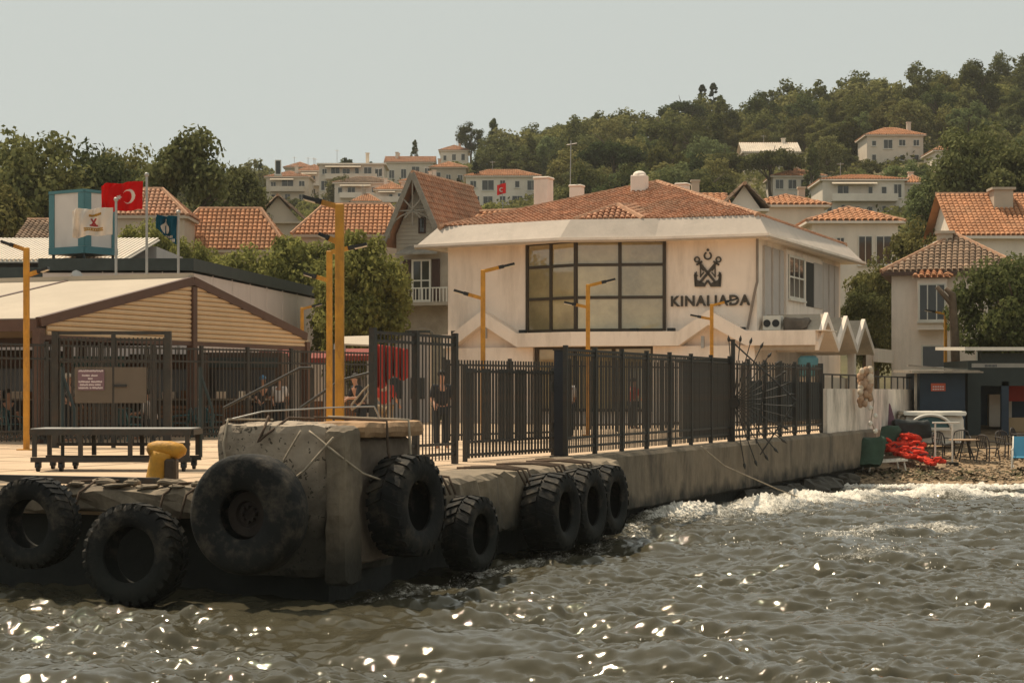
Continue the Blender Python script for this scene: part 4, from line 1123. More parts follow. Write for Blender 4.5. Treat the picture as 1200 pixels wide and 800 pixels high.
# hillside houses: (x0, x1, y of eave, y of foot)
EXC = []
def hill_house(name, label, x0, x1, ye, yf, wall, rtype='hip', rise=1.6, depth=8, storeys=2, nw=4, rz=0.0, balc=False, roof=None, group=None, **kw):
    f = hit((x0 + x1) / 2, yf); D = f.y
    w = (x1 - x0) / F * D; h = (yf - ye) / F * D
    EXC.append((x0, x1, yf, D, ye))
    wins = []; sh = h / storeys
    for s in range(storeys):
        for k in range(nw):
            cw = w / nw
            if rnd.random() < .12: continue
            big = rnd.random() < (.6 if balc and s else .25)
            ww = cw * (rnd.uniform(.6, .86) if big else rnd.uniform(.32, .5)); wh = sh * (rnd.uniform(.62, .74) if big else rnd.uniform(.38, .5))
            wins.append((-w/2 + cw * (k + .5) - ww/2, s * sh + sh * (.12 if big else .3), ww, wh, 2 if ww > .9 else 1, 1))
    bl = [(-w/2 + .1 * w, sh * k, w * .8, 1.2) for k in range(1, storeys)] if balc else ()
    sw = [(depth * .3, sh * .3, 1.1, sh * .45), (depth * .65, sh * .3, 1.1, sh * .45)]
    hh_ = house(name, label, (f.x, D, f.z - .2), w, depth, h, rz, wall, roof or TILE2, rtype, rise, .4, wins, sw, 6, kw.get('chim', ()), bl, .36, kw.get('ridge', 'x'), group)
    for k in range(rnd.randrange(1, 4)):
        x, y = rnd.uniform(-w * .35, w * .35), rnd.uniform(depth * .2, depth * .6)
        if rnd.random() < .5: build('aerial', MB().tube([(x, y, h), (x, y, h + rise + 1.4)], .04, 4).tube([(x - .45, y, h + rise + 1.2), (x + .45, y, h + rise + 1.2)], .03, 4), STEEL, hh_, local=True)
        else: build('chimney', MB().box((x, y, h), .6, .6, rise + .7).box((x, y, h + rise + .7), .76, .76, .12), wall, hh_, local=True)
    if balc:
        build('awning', MB().ext([(-w * .4, -1.3, sh * (storeys - 1) + sh * .78), (w * .15, -1.3, sh * (storeys - 1) + sh * .78), (w * .15, -.02, sh * (storeys - 1) + sh * .95), (-w * .4, -.02, sh * (storeys - 1) + sh * .95)], (0, 0, .05)), TAN, hh_, local=True)
    return hh_
hill_house('hill_house', 'cream house with terracotta roof at the left end of the hill row', 312, 362, 207, 238, CREAM, nw=3, balc=True, roof=TILE)
hill_house('apartment_house', 'long grey-cream apartment house on the left skyline', 374, 450, 192, 240, CREAM, 'flat', storeys=3, nw=6, balc=True, roof=PALE, depth=9)
hill_house('hill_house', 'cream villa with tiled veranda roof below the apartment house', 392, 458, 214, 246, PALE, nw=5, balc=True, roof=TILE3)
hill_house('hill_house', 'pale house with low tiled roof right of the apartment house', 452, 508, 190, 216, CREAM, 'gable', rise=1.8, nw=4, storeys=1, roof=TILE)
hill_house('hill_house', 'tan house with red hip roof under the skyline pines', 505, 546, 196, 220, TAN, nw=3, roof=TILE2, storeys=1)
hill_house('hill_house', 'white house with red roof and small flag behind the villa ridge', 546, 632, 206, 242, PALE, nw=5, roof=TILE2, depth=8)
hill_house('garden_hut', 'small hut with red roof below the left hill houses', 414, 444, 236, 256, TAN, nw=1, storeys=1, roof=TILE2, depth=4)
hill_house('hill_house', 'white two-storey house left of the long apartment house', 350, 384, 200, 232, PALE, nw=3, balc=True, roof=TILE)
hill_house('hill_house', 'white terraced house below the tan hip-roofed house', 470, 520, 212, 240, PALE, nw=4, balc=True, roof=TILE2)
hill_house('hill_house', 'small white house on the skyline right of the flat apartments', 516, 548, 176, 192, PALE, nw=3, storeys=1, roof=TILE)
hill_house('hill_house', 'white house with wide veranda left of the villa ridge', 440, 476, 222, 248, PALE, nw=3, balc=True, roof=TILE2)
hill_house('hill_house', 'white cottage in the trees above the terrace house', 1096, 1130, 176, 200, PALE, nw=2, storeys=1, roof=TILE2)
hill_house('hill_house', 'small tan house between skyline trees on the left', 334, 366, 196, 212, TAN, nw=2, storeys=1, roof=TILE)
hill_house('hill_house', 'pale house with mansard roof and dormers amid the trees', 872, 936, 178, 200, PALE, 'gable', rise=2.2, nw=4, storeys=1, roof=PALE)
hill_house('hill_house', 'tall grey house with roof terrace high on the right slope', 1016, 1082, 158, 192, CREAM, nw=4, roof=TILE2, rise=1.8)
hill_house('hill_house', 'white house with flat terrace left of the big balcony house', 906, 966, 206, 238, PALE, nw=4, roof=TILE2, storeys=2)
hill_house('terrace_house', 'large white house with deep balcony and tiled roof on the right slope', 964, 1060, 210, 256, PALE, nw=6, balc=True, roof=TILE2, depth=9, rise=1.2)
hill_house('hill_house', 'narrow cream house right of the big balcony house', 1060, 1084, 214, 252, CREAM, nw=2, roof=TILE2, rise=1.2)

# ------------------------------------------------------------------ trees near the waterfront
tree_px('plane1', 30, 141, 190, 118, 'plane_tree', 'broad plane tree at the far left edge', 'tree', 0.3)
tree_px('plane1', 112, 163, 150, 121, 'plane_tree', 'plane tree behind the striped tank', 'tree', 1.9)
tree_px('plane2', 222, 131, 130, 119, 'plane_tree', 'tallest plane tree behind the flagpoles', 'tree', 2.7)
tree_px('plane2', 282, 184, 76, 135, 'plane_tree', 'dark plane tree right of the tallest one', 'tree', 4.1)
tree_px('plane2', -10, 190, 120, 105, 'plane_tree', 'low plane tree cut by the left edge', 'tree', 5.0)
tree_px('plane2', 160, 200, 110, 130, 'plane_tree', 'shaded plane tree between the tank and the tallest tree', 'tree', 5.6)
tree_px('plane1', 150, 166, 120, 127, 'plane_tree', 'plane tree filling the dip left of the tallest tree', 'tree', 3.3)
tree_px('bush1', 172, 249, 100, 91, 'bushy_tree', 'green shrub behind the white flag', 'tree', .4)
tree_px('bush1', 215, 272, 70, 90, 'bushy_tree', 'small green shrub under the blue flag', 'tree', 1.4)
tree_px('bush1', 292, 276, 130, 90, 'bushy_tree', 'left clump of the bright green trees over the hall roof', 'tree', 1.0)
tree_px('bush2', 352, 262, 135, 91, 'bushy_tree', 'middle clump of the bright green trees over the hall roof', 'tree', 2.2)
tree_px('bush2', 425, 258, 118, 79, 'bushy_tree', 'tall bright green tree left of the stone villa', 'tree', 3.3)
tree_px('bush1', 418, 318, 120, 81, 'bushy_tree', 'lower bushy tree between lamp posts and villa', 'tree', 4.5)
tree_px('bush1', 252, 284, 90, 92, 'bushy_tree', 'bright green tree between the blue flag and the middle clump', 'tree', 2.9)
tree_px('bush2', 385, 272, 110, 92, 'bushy_tree', 'bright green tree right behind the twin lamp posts', 'tree', 3.7)
tree_px('bush2', 455, 300, 60, 84, 'bushy_tree', 'narrow bush against the villa wall', 'tree', 5.2)
tree_px('dark1', 1028, 296, 90, 100, 'dark_tree', 'dark green tree right of the terminal', 'tree', .7)
tree_px('dark1', 1078, 252, 96, 112, 'dark_tree', 'dark tree above the brown roof', 'tree', 1.7)
tree_px('dark1', 1012, 330, 60, 96, 'dark_tree', 'low dark tree behind the folded porch roof', 'tree', 2.7)
tree_px('plane1', 1142, 138, 140, 150, 'broad_tree', 'big broad tree above the orange gable roof', 'tree', 2.9)
tree_px('plane2', 1200, 150, 120, 146, 'broad_tree', 'big broad tree cut by the right edge', 'tree', .9)
tree_px('plane2', 1094, 196, 70, 152, 'broad_tree', 'smaller broad tree left of the orange gable roof', 'tree', 3.9)
tree_px('npine', 1176, 292, 128, 80, 'pine_tree', 'pine leaning over the beach shack, largest at the right', 'tree', .2)
tree_px('npine', 1214, 312, 100, 83, 'pine_tree', 'pine cut by the right edge above the shack', 'tree', 2.2)
# bare leaning trunk of the pine
mb = MB().tube([PX(1121, 470, 79), PX(1119, 400, 79), PX(1116, 345, 79), PX(1108, 338, 79)], [.2, .19, .16, .1], 8).tube([PX(1118, 360, 79), PX(1098, 336, 79)], [.12, .1], 6)
single('lopped_trunk', mb, BARK, 'lopped dark trunk in front of the white bay house', 'trunk', smooth=True)
def hill_tree_at(key, x, y, w, name, label, **kw):
    f = hit(x, y)
    cw = {'cypress': 2.8, 'fir': 4.6, 'pine1': 11, 'pine2': 8, 'round1': 9.4, 'round2': 10, 'scrub2': 7}[key]
    return tree(key, (f.x, f.y, f.z - .3), w / F * f.y / cw, rnd.uniform(0, 6), name, label, 'tree', None, kw.get('sz'))
hill_tree_at('cypress', 557, 246, 12, 'cypress_tree', 'slim cypress beside the white red-roofed house', sz=1.3)
hill_tree_at('cypress', 537, 244, 10, 'cypress_tree', 'short cypress left of the slim one')
hill_tree_at('fir', 952, 240, 26, 'fir_tree', 'dark conifer in front of the big balcony house', sz=1.2)
o = hill_tree_at('scrub2', 970, 196, 24, 'flowering_tree', 'purple flowering tree above the balcony house', sz=1.2)
o.children[1].data = o.children[1].data.copy(); o.children[1].data.materials[0] = LEAF_V
hill_tree_at('round2', 398, 246, 46, 'round_tree', 'round dark tree in front of the apartment house')
hill_tree_at('pine2', 552, 186, 34, 'dark_pine', 'dark rounded pine on the skyline above the red hip roof')
hill_tree_at('fir', 486, 186, 10, 'fir_tree', 'small pointed conifer on the left skyline')
hill_tree_at('fir', 578, 180, 18, 'fir_tree', 'pointed conifer on the skyline right of the rounded pine')
hill_tree_at('cypress', 823, 150, 14, 'cypress_tree', 'left of two dark skyline conifers above the terminal roof')
hill_tree_at('cypress', 836, 148, 14, 'cypress_tree', 'right of two dark skyline conifers above the terminal roof')
hill_tree_at('pine1', 800, 168, 60, 'umbrella_pine', 'wide umbrella pine on the skyline above the terminal')
hill_tree_at('pine1', 905, 240, 80, 'umbrella_pine', 'dark umbrella pine below the mansard house')
hill_tree_at('pine1', 850, 236, 70, 'umbrella_pine', 'dark umbrella pine left of the one below the mansard house')

# the wooded slope: the nearest trees one by one, the rest as one wood
def px_of(x, y, z): return 600 + F * x / y, HOR - F * (z - EYE) / y
pts, grid = [], {}
rt = random.Random(21)
for _ in range(26000):
    y = rt.uniform(108, 408); x = rt.uniform(-.30, .30) * y
    z_ = ground_z(x, y); u_, v_ = px_of(x, y, z_)
    if v_ > 300: continue
    dens = (6.6 if u_ > 780 and v_ < 175 else 7.8) if u_ > 560 else 8.6
    if u_ < 545 and rt.random() < .35: continue
    k = (int(x // 8), int(y // 8)); ok = True
    for a in (-1, 0, 1):
        for b in (-1, 0, 1):
            for q in grid.get((k[0] + a, k[1] + b), ()):
                if (q[0] - x) ** 2 + (q[1] - y) ** 2 < (dens * .82) ** 2: ok = False
    if not ok: continue
    if u_ > 780 and v_ < 104: kinds = ['scrub1', 'scrub2', 'scrub1']
    elif u_ > 780 and v_ < 172 and (v_ < 120 or mnoise.noise(Vector((x * .03, y * .02, 1))) > -.15): kinds = ['scrub1', 'scrub1', 'scrub2', 'scrub1', 'scrub2', 'round1', 'pine2']
    elif 590 < u_ < 900: kinds = ['round1', 'round2', 'round3', 'pine2', 'pine2', 'pine1', 'round1', 'fir']
    elif u_ >= 900: kinds = ['round1', 'round2', 'round3', 'pine2', 'scrub1', 'round1']
    else: kinds = ['round3', 'scrub1', 'pine2', 'scrub2', 'round1', 'cypress']
    key = rt.choice(kinds)
    s = rt.uniform(.68, 1.0) if u_ > 560 else rt.uniform(.5, .8)
    ct = {'round1': 9.2, 'round2': 9.8, 'round3': 10.2, 'scrub1': 4.8, 'scrub2': 5.2, 'pine1': 10.2, 'pine2': 11.2, 'fir': 10.6, 'cypress': 10.2}[key]
    cw = 5.0
    vt = px_of(x, y, z_ + ct * s)[1]; hw = cw * s / y * F
    bad = False
    for (x0, x1, yf, D, ye) in EXC:
        if x0 - hw < u_ < x1 + hw and y < D + 10 and vt < yf - 9 and v_ > ye - 4: bad = True
        if x0 - hw < u_ < x1 + hw and abs(y - (D + 4)) < 7: bad = True
    if bad: continue
    grid.setdefault(k, []).append((x, y)); pts.append((y, x, z_, key, s, rt.uniform(0, 6.28)))
pts.sort()
lab = {'scrub1': ('low_scrub_tree', 'low olive scrub tree on the hillside'), 'scrub2': ('low_scrub_tree', 'low light green scrub tree on the hillside'),
       'pine1': ('umbrella_pine', 'umbrella pine in the wooded slope'), 'pine2': ('dark_pine', 'dark rounded pine in the wooded slope'), 'fir': ('fir_tree', 'pointed conifer in the wooded slope'),
       'cypress': ('cypress_tree', 'slim dark cypress on the left slope'),
       'round1': ('olive_green_tree', 'olive green round tree in the wooded slope'), 'round2': ('broadleaf_tree', 'broad green tree in the wooded slope'), 'round3': ('broadleaf_tree', 'tall green tree in the wooded slope')}
n_ind = 290
for (y, x, z_, key, s, rz) in pts[:n_ind]:
    nm, lb = lab[key]
    uu = px_of(x, y, z_)[0]
    lb = lb.split(' in the wooded')[0].split(' on the')[0] + (' among the left hillside houses' if uu < 545 else ' on the slope above the terminal roof' if uu < 800 else ' on the slope around the mansard house' if uu < 960 else ' on the right-hand slope')
    tree(key, (x, y, z_ - .2), s, rz, nm, lb, 'tree', 'trees on the wooded hillside', rt.uniform(.85, 1.15))
wood = {}
for (y, x, z_, key, s, rz) in pts[n_ind:]:
    me_ = PROTO[key][1]
    if key not in wood:
        a = np.empty(len(me_.vertices) * 3, dtype=np.float32); me_.vertices.foreach_get('co', a); wood[key] = [a.reshape(-1, 4, 3)]
    src = wood[key][0]
    keep = src[rt.randrange(3)::3]
    ca, sa = math.cos(rz), math.sin(rz)
    c_ = keep.reshape(-1, 3) * s
    q = np.stack([c_[:, 0] * ca - c_[:, 1] * sa + x, c_[:, 0] * sa + c_[:, 1] * ca + y, c_[:, 2] + z_ - .2], -1)
    # leaves a third larger, fewer of them
    q4 = q.reshape(-1, 4, 3); cen = q4.mean(1, keepdims=True); q = (cen + (q4 - cen) * 1.5).reshape(-1, 3)
    lm = me_.materials[0].name
    wood.setdefault('_' + lm, []).append(q)
print('hill trees', len(pts))
arrs, mi, mm = [], [], []
for k in sorted(q for q in wood if q.startswith('_')):
    a = np.concatenate(wood[k]); arrs.append(a); mi.append(np.full(len(a) // 4, len(mm), dtype=np.int32)); mm.append(bpy.data.materials[k[1:]])
me = bpy.data.meshes.new('woodland')
co = np.concatenate(arrs)
np_mesh(me, co, np.arange(len(co)).reshape(-1, 4), 4)
for q in mm: me.materials.append(q)
me.polygons.foreach_set('material_index', np.concatenate(mi)); me.update()
o = bpy.data.objects.new('woodland', me); col.objects.link(o)
tag(o, 'far wooded upper slope of the hill under the skyline', 'woodland', kind='stuff')
# undergrowth
rg = np.random.default_rng(5)
P_ = []
for _ in range(9000):
    y = rt.uniform(100, 408); x = rt.uniform(-.3, .3) * y
    z_ = ground_z(x, y)
    if px_of(x, y, z_)[1] > 290: continue
    P_.append((x, y, z_))
P_ = np.array(P_); n = len(P_)
per = 14
cc = np.repeat(P_, per, 0) + rg.normal(size=(n * per, 3)) * np.array([.9, .9, .35]) + np.array([0, 0, .5])
t = rg.normal(size=(n * per, 3)); t /= np.linalg.norm(t, axis=1)[:, None]
b = np.cross(t, rg.normal(size=(n * per, 3))); b /= np.linalg.norm(b, axis=1)[:, None]
l = rg.uniform(.25, .6, (n * per, 1))
co = np.stack([cc - t * l, cc + b * l * .6, cc + t * l, cc - b * l * .6], 1).reshape(-1, 3)
me = crown_mesh('undergrowth', LEAF_O, [co])
o = bpy.data.objects.new('undergrowth', me); col.objects.link(o)
tag(o, 'scrubby undergrowth between the hillside trees', 'scrub', kind='stuff')

# ------------------------------------------------------------------ summer haze: one closed box of thin air round the whole scene
mh = bpy.data.materials.new('thin_haze'); mh.use_nodes = True
nt = mh.node_tree; nt.nodes.remove(nt.nodes['Principled BSDF'])
pv = nt.nodes.new('ShaderNodeVolumePrincipled')
pv.inputs['Color'].default_value = (0.95, 0.92, 0.84, 1); pv.inputs['Density'].default_value = 0.00018
nt.links.new(pv.outputs[0], nt.nodes['Material Output'].inputs['Volume'])
hz = build('haze', MB().ob((-500, -100, -3.0), (1000, 0, 0), (0, 760, 0), (0, 0, 123.0)), mh, kind='stuff')
tag(hz, 'thin pale summer haze over the whole waterfront', 'haze', kind='stuff')

# ------------------------------------------------------------------ mooring block
def rough_block(o, A, Bv, Cv, n=(10, 10, 10), amp=.03, seed=0, chamf=.06):
    o, A, Bv, Cv = Vector(o), Vector(A), Vector(Bv), Vector(Cv); mb = MB(); vid = {}
    def P(i, j, k):
        key = (i, j, k)
        if key in vid: return vid[key]
        f = [i / n[0], j / n[1], k / n[2]]
        e_ = sum(1 for q in f if q in (0.0, 1.0))
        p = o + A * f[0] + Bv * f[1] + Cv * f[2]
        c = o + (A + Bv + Cv) / 2
        if e_ >= 2: p = p + (c - p).normalized() * chamf * (e_ - 1) * (.5 + .9 * abs(mnoise.noise(p * 3.1)))
        p = p + mnoise.noise_vector(p * 2.3 + Vector((seed, 0, 0))) * amp + mnoise.noise_vector(p * 7.0 + Vector((0, seed, 0))) * amp * .5
        mb.v.append(tuple(p)); vid[key] = len(mb.v) - 1
        return vid[key]
    def face(fix, val, a, b):
        for i in range(n[a]):
            for j in range(n[b]):
                q = []
                for (di, dj) in ((0, 0), (1, 0), (1, 1), (0, 1)):
                    t = [0, 0, 0]; t[fix] = val; t[a] = i + di; t[b] = j + dj; q.append(P(*t))
                mb.f.append(tuple(q))
    for fix, a, b in ((0, 1, 2), (1, 0, 2), (2, 0, 1)):
        face(fix, 0, a, b); face(fix, n[fix], a, b)
    return mb
PIT = mat('pitted_concrete', (0.36, 0.285, 0.21), .92, .2, 2.0, .9, 7, dirt=(.13, .10, .075), damt=.65, dscale=1.6)
nt = PIT.node_tree; N = nt.nodes; L = nt.links; bs = N['Principled BSDF']
tc = N.new('ShaderNodeTexCoord'); vo = N.new('ShaderNodeTexVoronoi'); vo.inputs['Scale'].default_value = 11.0; vo.inputs['Randomness'].default_value = 1.0
n9 = N.new('ShaderNodeTexNoise'); n9.inputs['Scale'].default_value = 2.2
nd = N.new('ShaderNodeTexNoise'); nd.inputs['Scale'].default_value = 14; nd.inputs['Detail'].default_value = 3; L.new(tc.outputs['Object'], nd.inputs['Vector'])
vd = N.new('ShaderNodeVectorMath'); vd.operation = 'MULTIPLY_ADD'; vd.inputs[1].default_value = (.16, .16, .16); L.new(nd.outputs['Color'], vd.inputs[0]); L.new(tc.outputs['Object'], vd.inputs[2])
L.new(vd.outputs[0], vo.inputs['Vector']); L.new(tc.outputs['Object'], n9.inputs['Vector'])
sb = N.new('ShaderNodeMath'); sb.operation = 'MULTIPLY_ADD'; sb.inputs[1].default_value = -.8; sb.inputs[2].default_value = .66
L.new(n9.outputs['Fac'], sb.inputs[0])
lt = N.new('ShaderNodeMath'); lt.operation = 'LESS_THAN'; L.new(vo.outputs['Distance'], lt.inputs[0]); L.new(sb.outputs[0], lt.inputs[1])
mx = N.new('ShaderNodeMix'); mx.data_type = 'RGBA'; mx.inputs[7].default_value = (.10, .078, .055, 1)
src = bs.inputs['Base Color'].links[0].from_socket
L.new(src, mx.inputs[6]); L.new(lt.outputs[0], mx.inputs[0]); L.new(mx.outputs[2], bs.inputs['Base Color'])
tide_shade(PIT, 2.1, 1.25, amt=.92)  # reaches high, painting deep shade onto the lower half of the block
bl = thing('mooring_block', 'big pitted concrete mooring block at the pier corner', 'concrete block', S(-12.3, 1.0, .55))
build('body', rough_block(S(-13.34, .05, .6), N3 * 1.62, U3 * 2.1, (0, 0, 1.98), (14, 14, 16), .03, 1), PIT, bl, smooth=False)
build('footing', MB().ob(S(-12.75, .1, -1.5), N3 * 1.3, U3 * 1.9, (0, 0, 2.2)), SHADEM, bl)  # added near-black fill for the shade below the block
build('corner_pier', rough_block(S(-13.42, 1.68, .5), N3 * .30, U3 * .5, (0, 0, 2.06), (4, 5, 18), .03, 2), CONC, bl)
build('side_wall', rough_block(S(-12.85, 1.66, .75), N3 * .22, U3 * 1.6, (0, 0, 1.65), (3, 12, 12), .03, 3), mat('dark_stained_concrete', (.15, .115, .085), .9, .4, 2.5, .8, 8), bl)  # darker concrete on the right side of the block
build('cap', rough_block(S(-12.95, 1.1, 2.40), N3 * .95, U3 * 1.85, (0, 0, .2), (8, 14, 3), .025, 4), mat('rusty_worn_concrete', (.36, .22, .12), .9, .25, 3, .5, 10), bl)
# ropes and rods over the block
def rope(pts, r, m_, label, parent=None, nm='rope'):
    P_ = []
    pts = [Vector(p) for p in pts]
    for a, b in zip(pts, pts[1:]):
        for k in range(5): P_.append(a.lerp(b, k / 5))
    P_.append(pts[-1])
    mb = MB().tube(P_, r, 6)
    if parent is not None: return build(nm, mb, m_, parent, smooth=True)
    return single(nm, mb, m_, label, 'rope', smooth=True)
FB = lambda t, z, off=.06: S(-13.36 - off, t, z)
rope([S(-12.2, .25, 2.62), S(-13.3, .2, 2.64), FB(.2, 2.3), FB(.3, 1.75)], .016, ROPE, 'pale rope hanging down the left of the mooring block face')
rope([FB(1.35, 2.5), FB(1.15, 2.2), FB(1.0, 1.95)], .014, ROPE, 'pale rope tied from block top to the large smooth tyre')
rope([FB(1.85, 2.42, .12), FB(1.45, 2.0, .14), FB(1.05, 1.7, .16)], .016, ROPE, 'pale taut rope crossing the front corner down to the large tyre')
rope([FB(1.5, 2.5, .12), FB(1.92, 2.2, .12), S(-13.1, 2.08, 1.95), S(-12.7, 2.15, 1.85)], .014, ROPE, 'pale rope crossing the corner towards the side tyre')
rope([S(-12.0, 1.0, 2.66), S(-11.7, 2.07, 2.62), S(-11.68, 2.1, 2.0), S(-11.7, 2.2, 1.75)], .02, ROPE, 'white rope over the block holding the side tyre')
rope([S(-12.4, 1.0, 2.66), S(-12.4, 2.08, 2.62), S(-12.4, 2.1, 2.2), S(-12.3, 2.2, 1.8)], .018, ROPED, 'dark rope over the rusty cap of the block')
rope([S(-13.2, .1, 2.62), S(-12.9, .5, 2.74), S(-12.2, 1.2, 2.79), S(-11.8, 1.6, 2.8), S(-11.7, 1.65, 2.62)], .012, STEEL, 'thin bent steel rod lying over the mooring block', nm='steel_rod')
rope([S(-12.9, .6, 2.62), S(-13.2, .75, 2.68), FB(.8, 2.5), FB(.72, 2.35), FB(.85, 2.45), S(-13.1, 1.0, 2.66), S(-12.6, 1.1, 2.64)], .018, ROPED, 'rusty looped rope on top of the mooring block')

# ------------------------------------------------------------------ tyres used as fenders
def tyre(label, c, axis, Rr, W, hole, lugs=26, lug_h=.05, roll=0.0, hub=False, m_=None):
    m_ = m_ or RUBBER
    axis = Vector(axis).normalized()
    M = Matrix.Translation((0, 0, 0)) @ axis.to_track_quat('Z', 'Y').to_matrix().to_4x4() @ Matrix.Rotation(roll, 4, 'Z')
    t = thing('fender_tyre', label, 'tyre', c, group='tyre fenders hung along the pier')
    mid = (Rr + hole) / 2
    prof = [(hole, -W*.36), (hole*1.03, -W*.43), (hole*1.10, -W*.44), (hole*1.13, -W*.47), (mid, -W*.53), (Rr*.90, -W*.50), (Rr*.95, -W*.46), (Rr, -W*.36), (Rr*1.005, 0), (Rr, W*.36), (Rr*.95, W*.46),
            (Rr*.90, W*.50), (mid, W*.53), (hole*1.13, W*.47), (hole*1.10, W*.44), (hole*1.03, W*.43), (hole, W*.36), (hole*1.05, W*.30), (Rr*.85, W*.36), (Rr*.88, 0), (Rr*.85, -W*.36), (hole*1.05, -W*.30)]
    ca = MB().lathe(prof, 44, M, True)
    build('carcass', ca, m_, t, smooth=True, local=True)
    if lugs:
        mb = MB()
        for side in (-1, 1):
            for k in range(lugs):
                a = 2 * math.pi * (k + (.5 if side > 0 else 0)) / lugs
                da = 2 * math.pi / lugs * .58; sk = da * .9
                cs = [(a, side*W*.03), (a + da, side*W*.03), (a + da + sk, side*W*.50), (a + sk, side*W*.50)]
                vs_ = []
                for h_, f_ in ((-.03, 1), (lug_h, .96)):
                    for i, (an, zz) in enumerate(cs):
                        rr_ = Rr + h_ - (.035 * Rr if i > 1 else 0)
                        vs_.append(M @ Vector((rr_*math.cos(an), rr_*math.sin(an), zz * f_)))
                # shoulder drop so the lug ends wrap onto the sidewall
                for an in (a + sk, a + da + sk):
                    vs_.append(M @ Vector(((Rr*.90)*math.cos(an), (Rr*.90)*math.sin(an), side*W*.535)))
                mb.add(vs_, [(0, 1, 5, 4), (4, 5, 6, 7), (1, 2, 6, 5), (3, 0, 4, 7), (2, 3, 8, 9), (7, 6, 9, 8), (3, 7, 8), (6, 2, 9)])
        build('tread', mb, m_, t, local=True, kind='stuff')
    if hub:
        build('hub', MB().lathe([(.001, -.02), (hole*.5, -.02), (hole*.56, .03), (hole*.9, .03), (hole*1.06, -.05)], 30, M, False), mat('dark_rusty_hub', (.022, .015, .011), .85, .35, 4, .4, 30), t, smooth=False, local=True)
        for k in range(8):
            an = 2 * math.pi * k / 8
            p = M @ Vector((hole*.3*math.cos(an), hole*.3*math.sin(an), -.02)); q = M @ Vector((hole*.3*math.cos(an), hole*.3*math.sin(an), .05))
            build('bolt', MB().tube([p, q], .025, 6), mat('dark_rusty_hub', (.02, .015, .01)), t, local=True)
    return t
def jit(v, a, b): return (Vector(v) + Vector((0, 0, a)) + Vector((b, 0, 0))).normalized()
tyre('chunky tyre fender at the left edge of the photo', PX(41, 612, 25.35), jit(-U3, -.02, .02), .60, .44, .33, 32, .026)
tyre('low hanging chunky tyre below the yellow bollard', PX(159, 650, 24.75), jit(-U3, .1, .08), .66, .46, .37, 28, .036, .4)
tyre('largest smooth tyre with rusty hub on the mooring block face', PX(292, 602, 23.45), jit(-U3, .02, .0), .75, .46, .31, 0, hub=True)
tyre('muddy lugged tyre on the right side of the mooring block', S(-12.2, 2.28, 1.49), jit(N3, .03, -.18), .65, .5, .33, 24, .038, .2)
tyre('small lugged tyre half in the water right of the block', S(-9.23, 1.92, .90), jit(N3, .0, -.12), .54, .44, .30, 22, .035, .9)
tyre('wide lugged tyre, first of three together on the pier edge', S(-5.79, 1.90, 1.02), jit(N3, .02, -.06), .62, .60, .33, 24, .036, .3)
tyre('lugged tyre in the middle of three together', S(-4.25, 1.88, 1.03), jit(N3, .03, -.04), .63, .5, .34, 24, .036, .7)
tyre('lugged tyre nearest the bare quay wall, last of three', S(-3.0, 1.88, 1.07), jit(N3, .02, -.05), .60, .46, .33, 22, .036, 1.2)
for (s, lab_) in ((-9.4, 'ropes from pier edge to the small tyre'), (-6.2, 'ropes looped over the pier edge to the wide tyre'), (-4.5, 'ropes looped over the pier edge to the middle tyre'), (-3.1, 'ropes looped over the pier edge to the last tyre')):
    mb = MB()
    for k in range(3):
        d = (k - 1) * .22
        mb.tube([S(s + d*1.3, .5, DZ + .05), S(s + d*1.2, 1.15, DZ + .07), S(s + d, 1.55, DZ + .03), S(s + d*.8, 1.68, DZ - .22)], .02, 5)
    single('mooring_ropes', mb, ROPED, lab_, 'rope', smooth=True)
# ropes to the left tyres, steel channel and broken edge lumps
for (t0_, lab_) in ((-2.6, 'two ropes holding the left edge tyre'), (-.9, 'two ropes holding the tyre below the bollard')):
    mb = MB()
    for d in (0, .35):
        mb.tube([S(-12.0, t0_ + d + .5, DZ + .06), S(-12.9, t0_ + d + .1, DZ + .06), S(-13.12, t0_ + d, DZ - .08), S(-13.2, t0_ + d - .05, DZ - .4)], .018, 5)
    single('mooring_ropes', mb, ROPED, lab_, 'rope', smooth=True)
single('steel_channel', MB().ob(S(-12.55, -9, DZ + .01), N3 * 7.6, U3 * .12, (0, 0, .1)).ob(S(-12.4, -9, DZ + .012), N3 * 7.4, U3 * .25, (0, 0, .03)), DARK, 'dark steel channel lying along the pier edge under the trolley', 'steel beam')
for k in range(9):
    t_ = -2.4 + k * .27
    single('concrete_rubble', rough_block((-.12, -.12, 0), (.22 + .1 * (k % 3), 0, 0), (0, .22, 0), (0, 0, .06 + .04 * (k % 2)), (4, 4, 3), .04, k), CONC,
           ORD[k] + ' concrete lump along the pier edge counted from the left tyre to the block', 'rubble', 'rubble on the pier edge').location = S(-12.95 + .15 * (k % 2), t_, DZ + .0)

